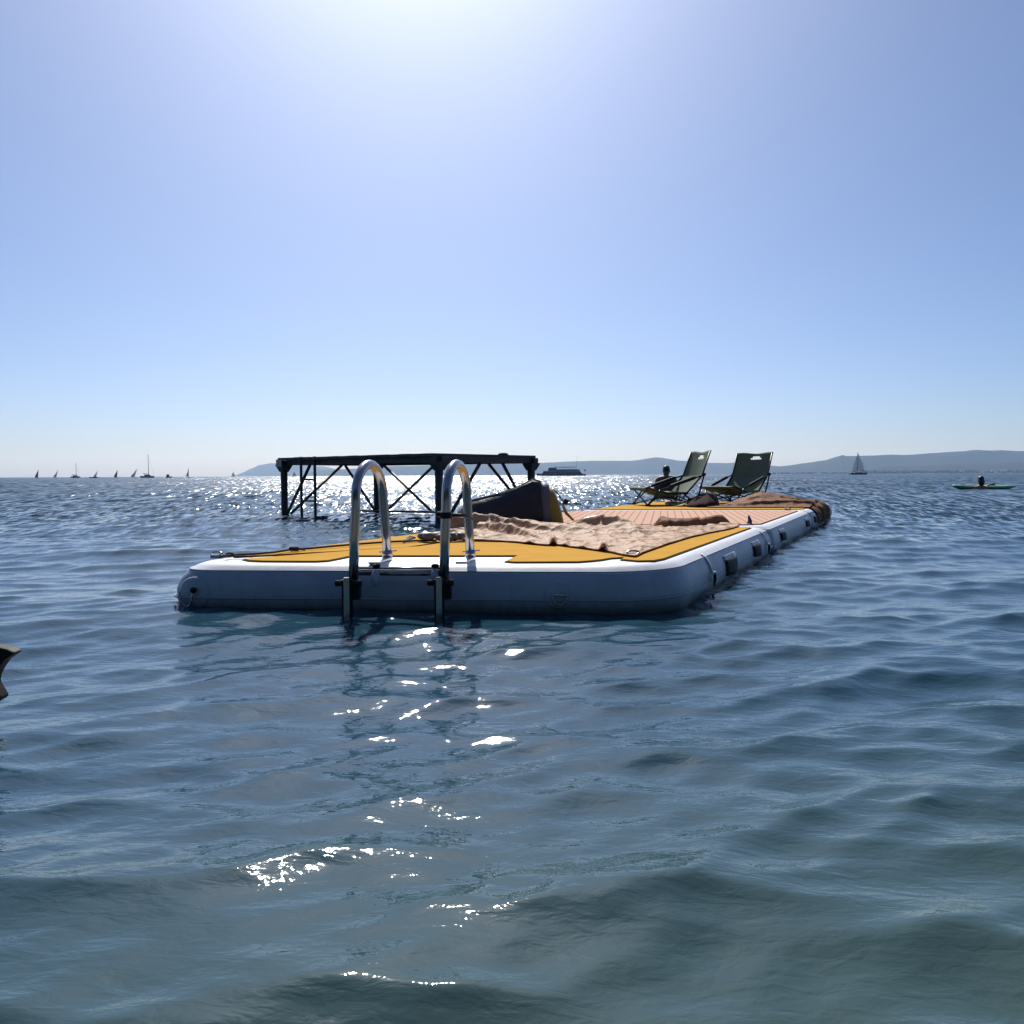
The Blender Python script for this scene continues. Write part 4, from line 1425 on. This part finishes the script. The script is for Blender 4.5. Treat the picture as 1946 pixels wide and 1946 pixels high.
def moored_yacht(px, dist, L, mast_h, label):
    e = empty('moored_yacht', label, 'yacht', 'moored yachts on the left horizon')
    hull(L, L * 0.3, 0.95).build('hull', M['hull_dark'], e)
    MB().loft([[(-1.6 + a, y, 0.9) for a, y in ((0, -0.9), (3.0, -0.7), (3.0, 0.7), (0, 0.9))], [(-1.4 + a, y, 1.65) for a, y in ((0, -0.75), (2.3, -0.5), (2.3, 0.5), (0, 0.75))]], smooth=False).build('cabin', M['hull_dark'], e)
    MB().tube([(0.5, 0, 0.8), (0.5, 0, mast_h)], [0.16, 0.10], 8).build('mast', M['mast'], e)
    MB().tube([(0.5, 0, 2.0), (-2.9, 0, 2.1)], 0.17, 8).build('boom', M['hull_dark'], e)
    MB().tube([(L / 2, 0, 1.1), (0.5, 0, mast_h * 0.97)], 0.025, 5).build('forestay', M['mast'], e)
    place(e, ((px - 973) / FPX * dist, dist, 0), R(70))


moored_yacht(282, 410, 8.5, 12.3, 'tallest bare-masted yacht on the left horizon')
moored_yacht(145, 520, 6.5, 10.0, 'smaller bare-masted yacht between two windsurf sails, left horizon')


def sail_mesh(h, w, lean, dark, parent, window=True):
    """triangular sail with a battened curve, mast along its front edge"""
    def fn(u, v):
        lu = w * (1 - v) ** 0.8 * (0.25 + 0.75 * (1 - abs(v - 0.22) * 0.9))
        x = lean * v * h - u * max(0.04, lu)
        y = 0.22 * math.sin(math.pi * u) * (1 - v)
        return (x, y, 0.35 + h * v)
    o = MB().grid(fn, 6, 12).build('sail', M['sail_dark' if dark else 'sail_pale'], parent)
    solidify(o, 0.03)
    MB().tube([(0.06, 0, 0.1), (lean * h * 0.5 + 0.06, 0, 0.35 + h * 0.5), (lean * h + 0.03, 0, 0.38 + h)], [0.06, 0.05, 0.03], 6).build('mast', M['mast'], parent)
    if window:
        q = MB().grid(lambda u, v: Vector(fn(0.2 + 0.55 * u, 0.14 + 0.2 * v)) + Vector((0, -0.05, 0)), 3, 3).build('sail_window', M['sail_pale'], o)
    return o


def windsurfer(px, dist, h, lean, dark, label, w=1.7):
    e = empty('windsurfer', label, 'windsurfer', 'windsurfers on the left horizon')
    hull(2.6, 0.6, 0.16, bow=0.6, draft=0.05).build('board', M['white_paint'], e)
    sail_mesh(h, w, lean, dark, e)
    MB().tube([(-0.2, 0.1, 1.45), (-1.5, 0.0, 1.4)], 0.03, 6).build('boom', M['mast'], e)
    place(e, ((px - 973) / FPX * dist, dist, 0.0), 0)


windsurfer(73, 400, 4.2, 0.10, True, 'leftmost dark upright windsurf sail on the horizon')
windsurfer(107.5, 430, 4.0, 0.28, False, 'second windsurf sail from the left, leaning right')
windsurfer(223, 400, 3.9, 0.12, True, 'dark slim windsurf sail left of the pale one')
windsurfer(256, 410, 4.3, 0.36, False, 'pale wide windsurf sail left of the tallest bare mast', 2.2)
windsurfer(359, 400, 4.4, 0.04, False, 'pale slim windsurf sail, rightmost on the left horizon', 1.4)

# dinghy with a leaning sail
dg = empty('sailing_dinghy', 'low dark dinghy with a pale leaning sail, left horizon', 'dinghy')
hull(4.2, 1.3, 0.55).build('hull', M['hull_dark'], dg)
sl = sail_mesh(3.3, 1.5, 0.35, False, dg)
place(dg, ((179 - 973) / FPX * 400, 400, 0))
sl.location.x = 1.0
for c_ in dg.children:
    if c_.name.startswith('mast'): c_.location.x = 1.0
# motor boat
mbt = empty('motor_boat', 'small dark motor boat with cabin, left of the pier on the horizon', 'boat')
hull(2.9, 1.2, 0.6).build('hull', M['hull_dark'], mbt)
MB().loft([[(-1.1, -.5, .6), (0.1, -.5, .6), (0.1, .5, .6), (-1.1, .5, .6)], [(-1.0, -.45, 1.7), (-0.05, -.45, 1.7), (-0.05, .45, 1.7), (-1.0, .45, 1.7)]], smooth=False).build('cabin', M['hull_dark'], mbt)
MB().box((-0.5, -0.5, 1.3), (0.5, 0.04, 0.4)).build('cabin_window', M['glass'], mbt)
place(mbt, ((322 - 973) / FPX * 400, 400, 0))
# far specks of sail
for px_, lb in ((444, 'tiny distant sailing boat at the foot of the pale hill'), (560, 'tiny distant sailing boat seen through the pier')):
    e = empty('distant_sailboat', lb, 'sailboat', 'tiny far sailing boats')
    hull(8, 2.4, 1.0).build('hull', M['hull_dark'], e)
    MB().slab([(0.3, 0, 1.5), (0.3, 0, 9.5), (-3.0, 0, 1.7)], (0, 0.1, 0)).build('mainsail', M['sail_dark'], e)
    MB().slab([(0.6, 0, 1.4), (0.5, 0, 8.5), (3.4, 0, 1.4)], (0, 0.1, 0)).build('jib', M['sail_dark'], e)
    place(e, ((px_ - 973) / FPX * 1500, 1500, 0))

# yacht under sail on the right
ys = empty('sailing_yacht', 'dark-hulled yacht under two pale sails before the right hill', 'yacht')
YD = 440.0
hull(9.6, 2.8, 1.1).build('hull', M['hull_dark'], ys)
MB().loft([[(-2.2, -.8, 1.0), (1.6, -.7, 1.0), (1.6, .7, 1.0), (-2.2, .8, 1.0)], [(-2.0, -.7, 1.55), (1.1, -.5, 1.55), (1.1, .5, 1.55), (-2.0, .7, 1.55)]], smooth=False).build('cabin', M['white_paint'], ys)
MB().tube([(-0.6, 0, 1.0), (-0.6, 0, 12.4)], [0.14, 0.10], 8).build('mast', M['hull_dark'], ys)
MB().tube([(-0.6, 0, 2.0), (3.4, 0, 1.9)], 0.12, 8).build('boom', M['hull_dark'], ys)
o = MB().grid(lambda u, v: (-0.5 + 3.8 * u * (1 - v) ** 0.8, -0.3 * math.sin(math.pi * u) * (1 - v), 2.2 + 9.6 * v), 8, 14).build('mainsail', M['sail_pale'], ys)
solidify(o, 0.03)
o = MB().grid(lambda u, v: (-0.9 - 0.1 * v - (1 - v) * (0.3 + 3.0 * (1 - u)) + (1 - v) * 0.5, 0.25 * math.sin(math.pi * u), 1.5 + 9.2 * v), 8, 12).build('jib', M['sail_pale'], ys)
solidify(o, 0.03)
MB().tube([(-4.7, 0, 1.3), (-0.6, 0, 11.8)], 0.035, 5).build('forestay', M['hull_dark'], ys)
MB().tube([(4.6, 0, 1.3), (-0.6, 0, 12.3)], 0.035, 5).build('backstay', M['hull_dark'], ys)
place(ys, ((1631 - 973) / FPX * YD, YD, 0))

# passenger ferry
fe = empty('passenger_ferry', 'long two-deck passenger ferry with a thin mast on the horizon', 'ferry')
FD = 500.0
LF = 31.0
rings = []
for k in range(17):
    t = k / 16
    w = 3.0 * (1 - max(0, (0.22 - t) / 0.22) ** 2) + 0.05
    sh_ = 1.1 + 0.5 * max(0, (0.18 - t) / 0.18)
    rings.append([(t * LF - LF / 2, w, sh_), (t * LF - LF / 2 + (0.6 if t < .1 else 0), w * .9, -0.4), (t * LF - LF / 2 + (0.6 if t < .1 else 0), -w * .9, -0.4), (t * LF - LF / 2, -w, sh_)])
MB().loft(rings, smooth=False).build('hull', M['hull_dark'], fe)
main = MB().loft([[(-12.0, -2.7, 1.1), (13.4, -2.7, 1.1), (13.4, 2.7, 1.1), (-12.0, 2.7, 1.1)], [(-11.0, -2.6, 2.9), (11.8, -2.6, 2.9), (11.8, 2.6, 2.9), (-11.0, 2.6, 2.9)]], smooth=False).build('main_deck', M['hull_dark'], fe)
for k in range(12):
    MB().box((-9.6 + k * 1.75, -2.70, 2.1), (1.2, 0.16, 0.8)).build('window', M['glass'], main)
MB().box((0.5, 0, 3.0), (24.5, 5.5, 0.16)).build('upper_floor', M['white_paint'], fe)
wh = MB().loft([[(-8.4, -2.2, 3.1), (-2.2, -2.2, 3.1), (-2.2, 2.2, 3.1), (-8.4, 2.2, 3.1)], [(-7.6, -2.1, 5.2), (-3.2, -2.1, 5.2), (-3.2, 2.1, 5.2), (-7.6, 2.1, 5.2)]], smooth=False).build('wheelhouse', M['hull_dark'], fe)
for k in range(3):
    MB().box((-7.0 + k * 1.5, -2.2, 4.4), (1.1, 0.14, 0.8)).build('window', M['glass'], wh)
cn = MB().box((2.8, 0, 5.5), (13.6, 5.0, 0.28)).build('canopy', M['hull_dark'], fe)
for k in range(6):
    for s in (-2.3, 2.3):
        MB().tube([(-2.6 + k * 2.2, s, 3.08), (-2.6 + k * 2.2, s, 5.36)], 0.07, 6).build('canopy_post', M['mast'], cn)
MB().box((3.6, -2.55, 3.55), (16.2, 0.08, 0.9)).build('railing', M['hull_dark'], fe)
for k in range(7):
    MB().loft([[(-1.4 + k * 1.6, -0.5, 3.1), (-0.6 + k * 1.6, -0.5, 3.1), (-.6 + k * 1.6, .5, 3.1), (-1.4 + k * 1.6, .5, 3.1)], [(-1.3 + k * 1.6, -.4, 4.3), (-.8 + k * 1.6, -.4, 4.3), (-.8 + k * 1.6, .4, 4.3), (-1.3 + k * 1.6, .4, 4.3)]], smooth=False).build('seat_row', M['hull_dark'], fe)
MB().tube([(9.6, 0, 3.0), (10.4, 0, 13.2)], [0.10, 0.05], 6).build('mast', M['mast'], fe)
MB().tube([(-6.0, 0, 5.2), (-5.5, 0, 7.1)], 0.06, 6).build('antenna', M['mast'], fe)
fp = MB().tube([(14.2, 0, 1.1), (15.2, 0, 4.0)], 0.05, 6).build('flag_pole', M['mast'], fe)
MB().grid(lambda u, v: (15.0 + 0.9 * u - 0.3 * (1 - v), 0.2 * math.sin(5 * u), 2.9 + 1.0 * v), 6, 3).build('flag', M['hull_dark'], fp)
place(fe, ((1066 - 973) / FPX * FD, FD, 0))

# ------------------------------------------------------------------ made-up float for a leftover dark fragment at the left picture edge
fl = MB()
FY = 1.72
fin_px = [(37, 1238), (22, 1231), (0, 1226), (-60, 1216), (-150, 1230), (-205, 1300), (-215, 1400), (-170, 1500), (-90, 1500), (-40, 1430), (-12, 1372), (-16, 1345), (-4, 1334), (11, 1325), (3, 1311), (-6, 1296), (-4, 1284), (3, 1270), (14, 1254)]
fl.slab([on_y(x_, y_, FY) for x_, y_ in fin_px], (0, 0.035, 0))
o = fl.build('stand_in_float', M['black'])
tag(o, 'made-up black fin-shaped float for a leftover dark fragment, cut by the left picture edge', 'float')
bevel(o, 0.006, 3)
